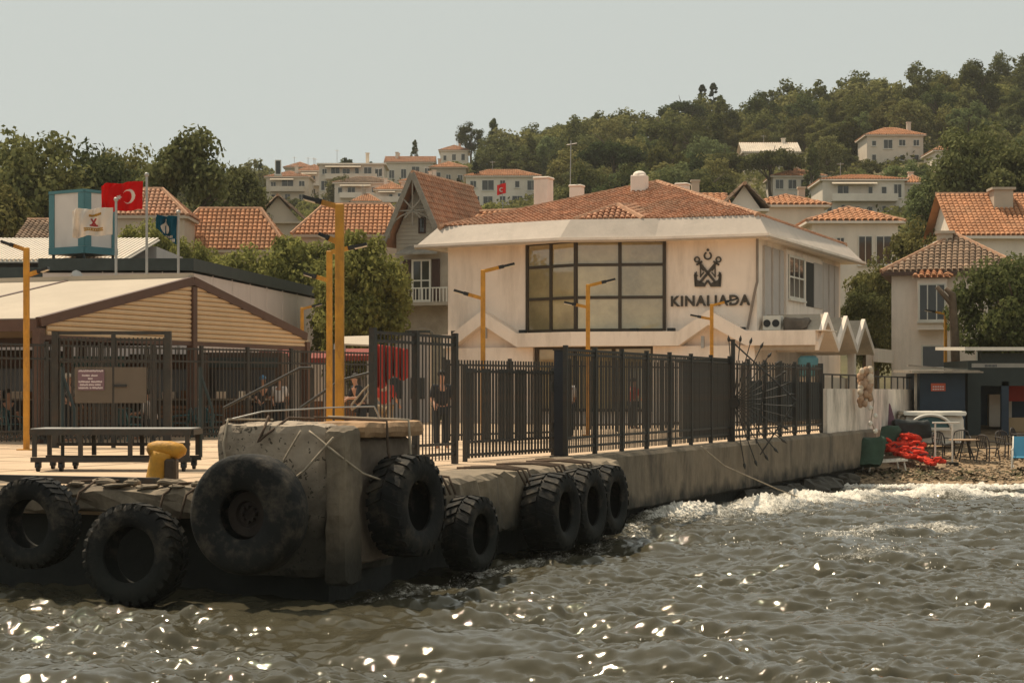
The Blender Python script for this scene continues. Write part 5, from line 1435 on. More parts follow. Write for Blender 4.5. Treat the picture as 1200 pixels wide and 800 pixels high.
# ------------------------------------------------------------------ yellow bollard
bp = PX(193, 567, 26.5)
BOLM = mat('chipped_yellow_paint', (.52, .25, .025), .6, .2, 5.0, .4, 15, dirt=(.09, .06, .04), damt=.75, dscale=3.2)
bo = thing('bollard', 'chipped yellow T-head bollard on the pier edge', 'bollard', (bp.x, bp.y, DZ))
build('column', MB().tube([(-.10, 0, -.02), (-.10, 0, .06), (-.09, 0, .18), (-.05, 0, .36), (-.03, 0, .45)], [.20, .17, .155, .16, .17], 14), BOLM, bo, smooth=True, local=True)
build('head', MB().tube([(-.25, 0, .47), (-.22, 0, .48), (-.1, 0, .49), (.08, -.01, .49), (.22, -.02, .46), (.27, -.02, .43), (.285, -.02, .41)], [.03, .10, .125, .12, .115, .08, .02], 14), BOLM, bo, smooth=True, local=True)
build('worn_plate', MB().ob((.02, -.17, .02), (.16, .02, 0), (0, .28, 0), (0, 0, .34)), mat('rubbed_iron', (.06, .04, .025), .6, .3, 6), bo, local=True, bevel=.03)

# ------------------------------------------------------------------ trolley
tp = PX(130, 552, 30.7)
tr_ = thing('gangway_trolley', 'dark steel gangway trolley on castors beside the pier edge', 'trolley', (tp.x, tp.y, DZ))
WL, WD = 2.62, 1.0
for (y, m_) in ((0, DARK), (WD, DARK)):
    build('rail', MB().bar((-WL/2, y, .64), (WL/2, y, .64), .07, .09), m_, tr_, local=True)
    build('rail', MB().bar((-WL/2, y, .19), (WL/2, y, .19), .06, .08), m_, tr_, local=True)
    for k in range(4):
        x = (-WL/2 + .06, -WL*.19, WL*.12, WL/2 - .06)[k]
        build('upright', MB().box((x, y, .235), .07, .06, .36), m_, tr_, local=True)
for x in (-WL/2, WL/2):
    build('rail', MB().bar((x, .05, .64), (x, WD - .05, .64), .07, .09), DARK, tr_, local=True)
build('deck_plate', MB().ob((-WL/2, -.02, .688), (WL, 0, 0), (0, WD, 0), (0, 0, .015)), STEEL, tr_, local=True)
build('rail', MB().bar((-WL/2 + .3, WD*.5, .43), (WL/2 - .1, WD*.5, .43), .05, .05), DARK, tr_, local=True)
for x in (-WL/2 + .12, -WL/2 + .5, WL/2 - .12):
    for y in (0, WD):
        w = build('castor', MB().tube([(x - .025, y, .075), (x + .025, y, .075)], .075, 12), BLACK, tr_, local=True)
        build('fork', MB().ext([(x - .045, y - .05, .06), (x - .03, y - .05, .06), (x - .03, y - .05, .15), (x + .03, y - .05, .15), (x + .03, y - .05, .06), (x + .045, y - .05, .06), (x + .045, y - .05, .17), (x - .045, y - .05, .17)], (0, .1, 0)), DARK, w, local=True)
for sx, x in ((1, -1.03), (1, 1.30)):
    build('handle_post', MB().tube([(x, WD, .2), (x, WD, 1.72)], .032, 8), DARK2, tr_, local=True)
    build('handle_brace', MB().tube([(x, WD, 1.6), (x + .2, WD, 1.0), (x + .2, WD, .7)], .026, 6), DARK2, tr_, local=True)

# ------------------------------------------------------------------ fences
def fence(name, label, p0, p1, h, nsec, pick=.11, rails=(.22, .38, 2.0), pw=.034, post=.09, m_=None, z=DZ, skip=(), cat='fence', lift=.08, postup=.06, group=None, pd=None):
    m_ = m_ or DARK
    p0, p1 = Vector((p0[0], p0[1], 0)), Vector((p1[0], p1[1], 0))
    d = p1 - p0; Lf = d.length; d.normalize(); rz = math.atan2(d.y, d.x)
    f = thing(name, label, cat, (p0.x, p0.y, z), rz, group)
    pm = MB().box((0, 0, 0), post, post, h + postup).mesh('post', m_)
    km = MB().box((0, 0, lift), pw, pd or pw, h - lift).mesh('picket', m_)
    sl = Lf / nsec
    rms = [MB().ob((post/2, -.022, 0), (sl - post, 0, 0), (0, .044, 0), (0, 0, .05)).mesh('rail', m_)]
    for i in range(nsec + 1): inst('post', pm, f, (i * sl, 0, 0))
    n = max(2, int(round(sl / pick)))
    for i in range(nsec):
        for r_ in rails: inst('rail', rms[0], f, (i * sl, 0, r_))
        if i in skip: continue
        for k in range(1, n):
            inst('picket', km, f, (i * sl + sl * k / n, rnd.uniform(-.004, .004), 0))
    return f
fence('quay_fence', 'long dark picket fence along the quay wall', S(0, 0).xy, S(1.73 * 7, 0).xy, 2.16, 7, .108, (.18, .36, 2.02, 2.11), .034, .085, pd=.016)
f2 = fence('quay_fence', 'dark railing with solid dark sheets beyond the spiked fan', S(1.73 * 7 + .12, 0).xy, S(22.8, 0).xy, 2.12, 6, .30, (.12, .28, 2.0), .022, .09)
for i in range(6):
    sl = (22.8 - 12.23) / 6
    if i == 0: continue
    inst('sheet', MB().ob((.06, .05, .45), (sl - .12, 0, 0), (0, .02, 0), (0, 0, 1.15)).mesh('sheet', mat('dark_sheet', (.03, .032, .03), .6, .3, 2.0)), f2, (i * sl, 0, 0))
fence('fence_panel', 'tall dark fence panel standing behind the mooring block', PX(437, 0, 31.0).xy, PX(533, 0, 34.0).xy, 2.3, 2, .14, (.16, .34, 2.12, 2.26), .034, .10, pd=.014)
fence('pier_gate', 'low dark slatted gate between tall fence panels', PX(545, 0, 34.9).xy, PX(648, 0, 38.6).xy, 1.74, 1, .15, (.1, .34, 1.66), .07, .07, lift=.06, cat='gate', pd=.02)
gp = thing('gate_post', 'thick dark steel post right of the slatted gate', 'post', (*PX(657, 0, 37.4).xy, DZ))
build('shaft', MB().box((0, 0, 0), .22, .16, 2.12, R(-22)), mat('navy_steel', (.018, .022, .03), .5, .2), gp, local=True)
build('base_plate', MB().box((0, 0, 0), .36, .3, .03, R(-22)), DARK, gp, local=True)
build('cap', MB().box((0, 0, 2.121), .26, .2, .03, R(-22)), DARK, gp, local=True)
build('hinge', MB().tube([(-.16, 0, .5), (-.16, 0, .7)], .04, 8), DARK, gp, local=True)
build('hinge', MB().tube([(-.16, 0, 1.3), (-.16, 0, 1.5)], .04, 8), DARK, gp, local=True)
fence('back_fence', 'dark picket fence in front of the terminal behind the gate', PX(520, 0, 46.5).xy, PX(668, 0, 51).xy, 2.1, 2, .12, (.2, 1.95), .034, .08)
fence('back_fence', 'far dark picket fence across the foot of the terminal', PX(668, 0, 60).xy, PX(960, 0, 70).xy, 2.3, 6, .2, (.2, 2.1), .04, .08)
LFz = fence('yard_fence', 'long dark picket fence closing the canopy yard', PX(-14, 0, 45.6).xy, PX(436, 0, 57).xy, 2.5, 8, .14, (.12, .30, 2.1, 2.44), .03, .09, pd=.02)
# pressed rings along the foot of the yard fence
rg_ = MB().lathe([(.055, -.01), (.085, -.01), (.085, .01), (.055, .01)], 12, Matrix.Rotation(R(90), 4, 'X'), True).mesh('ring', DARK)
Lyard = (Vector(PX(436, 0, 57).xy) - Vector(PX(-14, 0, 45.6).xy)).length
for k in range(int(Lyard / .27)):
    inst('ring', rg_, LFz, (.14 + k * .27, 0, .235))
# sign gate
gx0, gx1, gD = 65, 197, 43.6
Gt = thing('sign_gate', 'dark double gate with notice board in the yard fence', 'gate', (*PX(131, 0, gD).xy, DZ))
gl, gr = PX(gx0, 0, gD), PX(gx1, 0, gD)
htop = zpx(388, gD) - DZ
for q in (gl, gr): build('post', MB().box((q.x, q.y, DZ), .15, .15, htop), DARK, Gt)
build('lintel', MB().bar((gl.x, gD, DZ + htop - .04), (gr.x, gD, DZ + htop - .04), .08, .08), DARK, Gt)
build('post', MB().box((PX(133, 0, gD).x, gD, DZ), .09, .09, htop - .08), DARK, Gt)
zb_, zt_ = zpx(472, gD), zpx(430, gD)
for (a, b) in ((88, 132), (134.5, 172)):
    xa, xb = PX(a, 0, gD).x, PX(b, 0, gD).x
    build('panel', MB().ob((xa, gD - .05, zb_), (xb - xa, 0, 0), (0, .04, 0), (0, 0, zt_ - zb_)), SIGNG, Gt)
build('latch', MB().bar((PX(134, 0, gD).x, gD - .08, zpx(452, gD)), (PX(149, 0, gD).x, gD - .08, zpx(452, gD)), .04, .05), BLACK, Gt)
km = MB().box((0, 0, .1), .034, .034, htop - .25).mesh('picket', DARK)
for k in range(1, 26):
    x = gl.x + (gr.x - gl.x) * k / 26
    inst('picket', km, Gt, Vector((x, gD, DZ)) - Gt.location)
for z_ in (.1, 2.0, htop - .2):
    build('rail', MB().bar((gl.x + .08, gD, DZ + z_), (gr.x - .08, gD, DZ + z_), .045, .05), DARK, Gt)
sg = build('notice', MB().ob((PX(92, 0, gD).x, gD - .075, zpx(457, gD)), (31 / F * gD, 0, 0), (0, .02, 0), (0, 0, 24 / F * gD)), mat('plum_notice', (.17, .10, .12), .5, .08), Gt)
INK = mat('white_print', (.62, .54, .54), .6, .05)
mb = MB(); rw = random.Random(8)
for (yl, spans) in ((434.6, [(93, 122)]), (440.0, [(97, 106), (107.5, 116)]), (443.6, [(104, 109)]), (447.2, [(93, 106), (107.5, 121)]), (450.8, [(94.5, 104), (105, 111), (112, 119.5)]), (454.4, [(93, 104.5), (106, 108), (109, 121.5)])):
    for (a, b) in spans:
        x = a
        while x < b - .6:
            wd = rw.uniform(.6, 1.1)
            mb.ob((PX(x, 0, gD).x, gD - .080, zpx(yl + rw.uniform(.7, 1.1), gD)), (wd / F * gD, 0, 0), (0, .004, 0), (0, 0, rw.uniform(1.6, 2.2) / F * gD))
            x += wd + .25
build('print', mb, INK, sg)
# folded spike fan on the quay fence
fan = thing('spike_fan', 'black fan of steel spikes sticking out over the quay wall', 'spike barrier', S(12.1, .1, DZ))
fc = S(12.1, .12, 2.72)
def fpnt(r_, ang): return fc + N3 * (r_ * math.cos(R(ang))) * .98 + Z3 * (r_ * math.sin(R(ang))) + U3 * .02
for i, ang in enumerate([95, 84, 74, 63, 52, 41, 30, 19, 8, -3, -14, -25, -36, -47, -58, -69, -80]):
    rr_ = 1.72 if ang > 60 or ang < -35 else 1.62
    o = build('spike', MB().tube([fpnt(.12, ang), fpnt(rr_ - .12, ang)], .014, 5).tube([fpnt(rr_ - .14, ang), fpnt(rr_ - .07, ang), fpnt(rr_ + .03, ang)], [.03, .04, .002], 6), DARK, fan)
for (a0, a1) in (((1.66, 95), (1.66, 2)), ((1.66, 2), (1.5, -62)), ((1.1, 40), (1.2, -60))):
    build('brace', MB().tube([fpnt(*a0), fpnt(*a1)], .022, 6), DARK, fan)
build('hub', MB().tube([fc - U3 * .06, fc + U3 * .08], .14, 12), DARK, fan)
build('post', MB().box((S(12.1, .1).x, S(12.1, .1).y, DZ - .1), .09, .09, 2.75, R(-22)), DARK, fan)
rope([S(8.3, .36, DZ - .0), S(9.5, .6, 1.2), S(11.6, 1.4, .55), S(13, 2.1, .1)], .016, ROPE, 'mooring line running from the quay wall into the foam')
# white boundary wall beyond the fence
ww_ = thing('boundary_wall', 'stained white wall with railing at the beach end of the quay', 'wall', S(23, 0, DZ))
WSTN = mat('peeling_white_wall', (.76, .66, .55), .9, .1, 1.5, .4, 10, dirt=(.12, .10, .07), damt=.65, dscale=.9, dstretch=2.5)
build('wall', MB().ob(S(22.95, -.1, 1.2), U3 * 15.5, N3 * .25, (0, 0, 1.9)), WSTN, ww_)
build('rail', MB().bar(S(22.95, .02, 3.55), S(38.3, .02, 3.55), .04, .05), DARK, ww_)
for k in range(13): build('rail_post', MB().box(S(23 + k * 1.25, .02, 3.1), .05, .05, .45, R(-22)), DARK, ww_)

# ------------------------------------------------------------------ lamp posts
def lamp(label, x, ytop, D, arms, base_y=None, z=DZ, r=.062):
    p = PX(x, ytop, D)
    l = thing('street_lamp', label, 'lamp post', (p.x, p.y, z), group='yellow lamp posts on the pier')
    build('pole', MB().ob((p.x - r, p.y - r, z), (2*r, 0, 0), (0, 2*r, 0), (0, 0, p.z - z)), YELLOW, l, bevel=.015)
    build('base_plate', MB().box((p.x, p.y, z), .36, .36, .025), YELLOW, l)
    for (xs_, ys_, xe, ye) in arms:
        a, b = PX(xs_, ys_, D), PX(xe, ye, D)
        m_ = a.lerp(b, .52)
        ar = build('arm', MB().bar(a, m_, .09, .09), YELLOW, l)
        build('lamp_head', MB().bar(m_, b, .22, .06).bar(a.lerp(b, .5), a.lerp(b, .66), .13, .09), BLACK, ar)
        build('lens', MB().bar(a.lerp(b, .68) - Z3 * .04, b - Z3 * .04, .17, .015), PLAST, ar)
    return l
lamp('yellow lamp post left of the gangway trolley', 31, 290, 42, [(31, 293, 2, 283), (31, 323, 57, 314)])
lamp('tallest yellow lamp post right behind the mooring block', 398, 239, 32, [(398, 243, 356, 231), (398, 285, 374, 274)], r=.075)
lamp('yellow lamp post just left of the tallest one', 386, 294, 40, [(386, 296, 430, 286), (386, 329, 356, 320)])
lamp('yellow lamp post in front of the terminal left wall', 566, 316, 49, [(566, 318, 603, 309), (566, 350, 532, 340)])
lamp('yellow lamp post in front of the bay window', 689, 333, 56, [(689, 335, 721, 327), (689, 360, 661, 354)])
lamp('yellow lamp post below the terminal lettering', 834, 356, 68, [(834, 358, 864, 350), (834, 374, 809, 369)])
lamp('short far yellow lamp post under the hall roof edge', 354, 360, 70, [(354, 362, 377, 356)])
lamp('far yellow lamp post in front of the bay house', 1108, 366, 82, [(1108, 368, 1084, 363)], z=1.4)

# ------------------------------------------------------------------ flags
def flag(name, label, pole_x, pole_top, D, fx0, fx1, fy0, fy1, paint, mats_, sag=.0, skew=.0, cut=None):
    pt = PX(pole_x, pole_top, D)
    pl = thing('flagpole', 'steel flagpole carrying the ' + label, 'flagpole', (pt.x, D, DZ), group='flagpoles behind the canopy')
    build('shaft', MB().tube([(pt.x, D, DZ), (pt.x, D, pt.z - .1)], [.055, .04], 8), STEEL, pl)
    build('finial', MB().blob((pt.x, D, pt.z - .05), .08, 8, 6), STEEL, pl)
    nu, nv = 110, 74
    vs_, fs, mi = [], [], []
    for j in range(nv + 1):
        for i in range(nu + 1):
            u_, v_ = i / nu, j / nv                      # u from the fly to the hoist, v up
            w_ = 1 - u_
            x = fx0 + (fx1 - fx0) * u_; y = fy1 + (fy0 - fy1) * v_ + sag * w_ ** 1.5 + skew * w_
            x += 1.2 * math.sin(v_ * 5 + 1) * w_
            y += 1.0 * math.sin(u_ * 11 + v_ * 2) * w_
            if cut: y = min(y, cut(x))
            dp = (.16 * math.sin(u_ * 12 + v_ * 2.5) + .06 * math.sin(u_ * 27 - v_ * 6)) * (.25 + w_)
            vs_.append(PX(x, y, D) + Vector((0, dp, 0)))
    for j in range(nv):
        for i in range(nu):
            fs.append((j*(nu+1) + i, j*(nu+1) + i + 1, (j+1)*(nu+1) + i + 1, (j+1)*(nu+1) + i))
            mi.append(paint((i + .5) / nu, (j + .5) / nv))
    mb = MB(); mb.add(vs_, fs)
    o = single(name, mb, None, label, 'flag', smooth=True, base=PX(fx1, fy0, D))
    for q in mats_: o.data.materials.append(q)
    o.data.polygons.foreach_set('material_index', mi)
    so = o.modifiers.new('thickness', 'SOLIDIFY'); so.thickness = .012
    return o
def cloth(name, c, tr=.3):
    m = leaf_mat(name, c, c, tr, False)
    return m
CR, CWh, CTeal, CGold, CRed2 = cloth('flag_red', (.62, .012, .012)), cloth('flag_white', (.72, .64, .56)), cloth('flag_teal', (.012, .085, .13)), cloth('flag_gold', (.42, .24, .05)), cloth('flag_dark_red', (.40, .06, .06))
def star(dx, dy, r_, rot=0):
    a = math.atan2(dy, dx) - rot; d = math.hypot(dx, dy)
    k = (a % (2*math.pi/5)) - math.pi/5
    return d < r_ * .42 / max(.2, math.cos(math.pi/5 - abs(k))) * (1.0 if abs(k) < .3 else 1.0 + (abs(k) - .3) * 2.4)
def paint_tr(u_, v_):
    x, y = (1 - u_) * 1.5, v_                # x from the hoist
    if math.hypot(x - .5, y - .5) < .25 and math.hypot(x - .5625, y - .5) > .2: return 1
    return 1 if star(x - .84, y - .5, .13, math.pi) else 0
def paint_w(u_, v_):
    x = u_
    if .42 < x < .74 and .74 + .03 * math.sin(x * 9) < v_ < .83 + .03 * math.sin(x * 9): return 1
    if .30 < x < .76 and .17 < v_ < .30: return 1 if not (.22 < v_ < .26 and int(x * 60) % 3 == 0) else 0
    dx, dy = x - .53, v_ - .50
    if abs(dx) < .09 and abs(dy) < .15 and (abs(dx - dy * .4) < .025 or abs(dx + dy * .4) < .025 or dy < -.08): return 2
    return 0
def paint_b(u_, v_):
    dx, dy = u_ - .48, v_ - .62
    if abs(dx) < .16 * math.sqrt(max(0, 1 - ((dy) / .24) ** 2)) * (1 if dy < 0 else max(0, 1 - dy / .24)): return 0 if abs(dx) < .025 and dy < .05 else 1
    if dy > .1 and abs(dx) < .02 and dy < .3: return 1
    if .24 < v_ < .33 and .2 < u_ < .8: return 1 if int(u_ * 40) % 3 else 0
    if .10 < v_ < .2 and .35 < u_ < .95: return 1 if int(u_ * 36) % 3 else 0
    return 0
flag('flag', 'red flag with white crescent and star', 172, 203, 62, 118, 167, 212, 245, paint_tr, [CR, CWh], sag=1.0, skew=4.0)
flag('flag', 'white flag with gold lettering bands', 136, 232, 61, 84, 132, 243, 275, paint_w, [CWh, CGold, CRed2], sag=0.0, skew=3.0)
flag('flag', 'small teal flag with white emblem', 209, 247, 63, 182, 207, 253, 287, paint_b, [CTeal, CWh], cut=lambda x: 266 + (x - 182) * .86)
tf = PX(590, 232, 240)
fl = thing('rooftop_flag', 'tiny red flag with crescent on the white hillside house', 'flag', tf)
build('shaft', MB().tube([tf - Z3 * 3, PX(588, 217, 240)], .05, 6), STEEL, fl)
vs_, fs = [], []
for j in range(5):
    for i in range(9): vs_.append(PX(582.5 + i * 1.3 , 229 - j * 3 - i * .35, 240) + Vector((0, .2 * math.sin(i * 1.1), 0)))
for j in range(4):
    for i in range(8): fs.append((j*9 + i, j*9 + i + 1, (j+1)*9 + i + 1, (j+1)*9 + i))
o = build('cloth', MB().add(vs_, fs), CR, fl, smooth=True)
cre = []
for (cx, cy, r_, a0, a1) in ((587.5, 222.4, 2.6, 40, 320),):
    mb = MB()
    for i in range(10):
        t0_, t1_ = R(a0 + (a1 - a0) * i / 10), R(a0 + (a1 - a0) * (i + 1) / 10)
        q = [PX(cx + r_*math.cos(t0_), cy - r_*math.sin(t0_), 239.6), PX(cx + r_*math.cos(t1_), cy - r_*math.sin(t1_), 239.6), PX(cx + .5 + r_*.62*math.cos(t1_), cy - r_*.62*math.sin(t1_), 239.6), PX(cx + .5 + r_*.62*math.cos(t0_), cy - r_*.62*math.sin(t0_), 239.6)]
        mb.ext(q, (0, .02, 0))
    build('crescent', mb, CWh, fl)

# ------------------------------------------------------------------ people (behind the fences)
SKIN = mat('skin', (.42, .22, .14), .6, .05)
def skin_obj(name, joints, edges, radii, m_, parent=None, root=0):
    me = bpy.data.meshes.new(name)
    me.from_pydata([tuple(j) for j in joints], [tuple(e_) for e_ in edges], [])
    me.materials.append(m_)
    o = bpy.data.objects.new(name, me); col.objects.link(o); o.parent = parent
    sk = o.modifiers.new('skin', 'SKIN'); sk.use_smooth_shade = True
    for i, r_ in enumerate(radii):
        sv = me.skin_vertices[0].data[i]; sv.radius = r_ if isinstance(r_, tuple) else (r_, r_); sv.use_root = (i == root)
    ss = o.modifiers.new('subdivision', 'SUBSURF'); ss.levels = 1; ss.render_levels = 2
    return o
def person(label, loc, rz, shirt, trousers, hair, pose='stand', lean=0.0, sc=1.0, hat=None, armf=.1):
    if pose == 'sit': hipz, kn, an = .52, (0, -.42, .5), (0, -.45, .08)
    else: hipz, kn, an = .93, (0, -.03, .50), (0, .02, .08)
    ly = -lean
    ch = hipz + .36
    J = {'pel': (0, 0, hipz), 'wai': (0, ly*.4, hipz + .17), 'che': (0, ly*.9, ch), 'nec': (0, ly*1.15, ch + .2), 'jaw': (0, ly*1.2 - .03, ch + .29), 'hea': (0, ly*1.25 - .01, ch + .38), 'top': (0, ly*1.25 + .01, ch + .47)}
    for s, q in ((-1, 'l'), (1, 'r')):
        J['sh' + q] = (s*.19, ly*1.0, ch + .12); J['el' + q] = (s*.25, ly*1.0 - armf*.4, ch - .15); J['wr' + q] = (s*.24, ly*1.0 - armf - .12, ch - .36 + armf*.8)
        J['pa' + q] = (s*.235, ly - armf - .17, ch - .43 + armf)
        for f in range(4): J['f%d%s' % (f, q)] = (s*(.21 + .018*f), ly - armf - .19 - .01*f, ch - .52 + armf + .005*abs(f - 1))
        J['th' + q] = (s*.20, ly - armf - .22, ch - .46 + armf)
        J['hi' + q] = (s*.10, 0, hipz - .05); J['kn' + q] = (s*.12, kn[1], kn[2]); J['an' + q] = (s*.12, an[1], an[2]); J['to' + q] = (s*.13, an[1] - .16, .035)
    rad = {'pel': (.15, .11), 'wai': (.135, .10), 'che': (.16, .11), 'nec': .055, 'jaw': (.06, .075), 'hea': (.078, .095), 'top': (.05, .06)}
    base = {'sh': .065, 'el': .045, 'wr': .032, 'pa': .036, 'hi': .095, 'kn': .062, 'an': .045, 'to': .035, 'th': .010, 'f0': .009, 'f1': .009, 'f2': .009, 'f3': .009}
    keys = list(J); ix_ = {k: i for i, k in enumerate(keys)}
    E = [('pel', 'wai'), ('wai', 'che'), ('che', 'nec'), ('nec', 'jaw'), ('jaw', 'hea'), ('hea', 'top')]
    for q in 'lr':
        E += [('che', 'sh' + q), ('sh' + q, 'el' + q), ('el' + q, 'wr' + q), ('wr' + q, 'pa' + q), ('pa' + q, 'th' + q), ('pel', 'hi' + q), ('hi' + q, 'kn' + q), ('kn' + q, 'an' + q), ('an' + q, 'to' + q)]
        E += [('pa' + q, 'f%d%s' % (f, q)) for f in range(4)]
    rr_ = [rad[k] if k in rad else base[k[:2]] for k in keys]
    b = skin_obj('person', [J[k] for k in keys], [(ix_[a], ix_[c]) for a, c in E], rr_, SKIN)
    b.location = loc; b.rotation_euler = (0, 0, rz); b.scale = (sc,) * 3
    tag(b, label, 'person')
    def cloth_part(nm, ks, es, m_, add):
        ii = {k: i for i, k in enumerate(ks)}
        r2 = [tuple(x + add for x in rad[k]) if k in rad and isinstance(rad[k], tuple) else (rad[k] if k in rad else base[k[:2]]) + add for k in ks]
        return skin_obj(nm, [J[k] for k in ks], [(ii[a], ii[c]) for a, c in es], r2, m_, b)
    sj = ['pel', 'wai', 'che', 'shl', 'shr', 'ell', 'elr']
    cloth_part('shirt', sj, [('pel', 'wai'), ('wai', 'che'), ('che', 'shl'), ('che', 'shr'), ('shl', 'ell'), ('shr', 'elr')], shirt, .022)
    tj = ['pel', 'hil', 'hir', 'knl', 'knr', 'anl', 'anr']
    cloth_part('trousers', tj, [('pel', 'hil'), ('pel', 'hir'), ('hil', 'knl'), ('hir', 'knr'), ('knl', 'anl'), ('knr', 'anr')], trousers, .02)
    hz = Vector(J['hea'])
    build('hat' if hat else 'hair', MB().blob(hz + Vector((0, .025, .045)), .105, 10, 7, .03, (.9, 1.05, .85)), hat or hair, b, smooth=True, local=True)
    for s in (-1, 1):
        build('eye', MB().blob(hz + Vector((s*.03, -.088, .0)), .012, 6, 4), BLACK, b, local=True)
    build('nose', MB().blob(hz + Vector((0, -.1, -.03)), .018, 6, 4, 0, (.8, 1, 1.3)), SKIN, b, local=True)
    return b
SHW = mat('white_shirt', (.66, .58, .52), .9, .06); SHB = mat('black_print_shirt', (.03, .028, .026), .9, .5, 14, dirt=(.5, .45, .4), damt=.8, dscale=9)
SHD = mat('dark_shirt', (.03, .03, .032), .9, .2); TRD = mat('dark_trousers', (.025, .028, .032), .9, .2); TRT = mat('tan_trousers', (.28, .2, .12), .9, .1)
HAIRW = mat('white_hair', (.6, .52, .42), .9, .1); HAIRD = mat('dark_hair', (.02, .014, .01), .7, .2); CAPB = mat('blue_cap', (.1, .22, .36), .8, .1)
SHR = mat('red_shirt', (.4, .04, .025), .9, .1)
def ppl(label, x, D, *a, **k):
    p = PX(x, 0, D); return person(label, (p.x, D, DZ), *a, **k)
ppl('white-haired person in black patterned shirt left of the notice board', 77, 49, R(70), SHB, TRD, HAIRW, lean=.06)
ppl('seated person in white shirt behind the right gate panel', 182, 50.5, R(-100), SHW, TRD, HAIRD, pose='sit', lean=.2, armf=.25)
ppl('person in dark clothes and blue cap bending forward in the yard', 303, 56.5, R(40), SHD, TRD, HAIRD, hat=CAPB, lean=.2)
ppl('person in white T-shirt seen from behind in the yard', 327, 58.5, R(170), SHW, TRD, HAIRD, lean=.03)
ppl('person in dark jacket leaning at the rope loop', 424, 50, R(-60), SHD, TRD, HAIRD, lean=.16, armf=.25)
ppl('person in black behind the tall fence panel', 517, 43, R(20), SHD, TRD, HAIRD, lean=.02)
ppl('person in red top and tan trousers behind the fence panel', 452, 48, R(150), SHR, TRT, HAIRD)
ppl('seated person in dark clothes at the left edge of the yard', 8, 52, R(30), SHD, TRD, HAIRD, pose='sit', lean=.1)
ppl('person in pale top standing behind the quay fence', 665, 52, R(200), SHW, TRD, HAIRD)
ppl('person in red shirt and dark trousers near the terminal doors', 742, 66, R(120), SHR, TRD, HAIRD)

# ------------------------------------------------------------------ things in the yard
def chair(label, loc, rz, m_, sc=1.0, group=None, arms=True):
    c = thing('plastic_chair', label, 'chair', loc, rz, group)
    c.scale = (sc,) * 3
    build('seat', MB().ob((-.23, -.23, .42), (.46, 0, 0), (0, .45, 0), (0, 0, .035)), m_, c, local=True, bevel=.015)
    bp_ = [(-.24, .22, .43), (-.25, .27, .66), (-.2, .3, .80), (-.08, .315, .85), (.08, .315, .85), (.2, .3, .80), (.25, .27, .66), (.24, .22, .43)]
    build('back_frame', MB().tube(bp_, .022, 6), m_, c, local=True, smooth=True)
    for k in range(5):
        x = -.14 + .07 * k
        build('back_slat', MB().bar((x, .23, .45), (x * 1.0, .305, .82), .035, .015, (1, 0, 0)), m_, c, local=True)
    for sx in (-1, 1):
        build('leg', MB().tube([(sx*.22, -.2, .42), (sx*.27, -.25, 0)], .022, 6), m_, c, local=True)
        build('leg', MB().tube([(sx*.22, .2, .42), (sx*.26, .27, 0)], .022, 6), m_, c, local=True)
        if arms: build('armrest', MB().tube([(sx*.25, -.22, .42), (sx*.27, -.2, .62), (sx*.27, .1, .65), (sx*.25, .27, .66)], .02, 6), m_, c, local=True, smooth=True)
    return c
TEALP = mat('teal_plastic', (.04, .10, .10), .5, .1)
for i, (x, D, rz) in enumerate(((152, 49.5, 2.4), (140, 51.5, 4.0), (238, 53.5, .4), (250, 54, 2.2), (210, 52, 5.0), (12, 50, 1.0))):
    lb = ['teal plastic chair under the gate panels', 'second teal chair behind the gate panels', 'teal chair at the left end of the mooring block', 'teal chair beside the one at the block', 'teal chair behind the right gate post', 'teal chair at the left edge of the yard'][i]
    chair(lb, (*PX(x, 0, D).xy, DZ), rz, TEALP, group='teal chairs in the yard')
def bench(label, loc, rz):
    b = thing('bench', label, 'bench', loc, rz)
    for k in range(4): build('slat', MB().ob((-.8, -.2 + k*.11, .43), (1.6, 0, 0), (0, .08, 0), (0, 0, .03)), RUST, b, local=True)
    for k in range(3): build('slat', MB().ob((-.8, .26 + k*.02, .55 + k*.13), (1.6, 0, 0), (0, .02, 0), (0, 0, .09)), RUST, b, local=True)
    for x in (-.65, .65):
        build('leg', MB().box((x, -.1, 0), .05, .05, .43), DARK, b, local=True); build('leg', MB().bar((x, .2, 0), (x, .33, .92), .05, .05), DARK, b, local=True)
bench('slatted brown bench behind the gate panels', (*PX(112, 0, 50.5).xy, DZ), 0.2)
bench('slatted brown bench in the yard behind the block', (*PX(262, 0, 56).xy, DZ), -.2)
bench('slatted brown bench right of the gate', (*PX(222, 0, 54.5).xy, DZ), .5)
# handrails of the boarding ramps
for i, (pts_, D, lb) in enumerate(((((262, 478), (352, 431), (366, 431)), 46, 'dark sloping ramp handrail in front of the white T-shirt'), (((352, 478), (398, 446), (436, 436)), 44, 'dark sloping ramp handrail behind the lamp posts'))):
    h_ = thing('ramp_handrail', lb, 'handrail', (*PX(pts_[1][0], 0, D).xy, DZ))
    build('rail', MB().tube([PX(x, y, D) for x, y in pts_], .035, 8), DARK, h_)
    for (x, y) in pts_:
        q = PX(x, y, D); build('post', MB().tube([(q.x, q.y, DZ), q], .03, 6), DARK, h_)
rope([PX(436, 448, 33), PX(425, 458, 33), PX(412, 474, 33), PX(412, 480, 33), PX(422, 474, 33), PX(434, 456, 33), PX(436, 449, 33)], .018, ROPE, 'pale rope loop hanging from the tall fence panel')
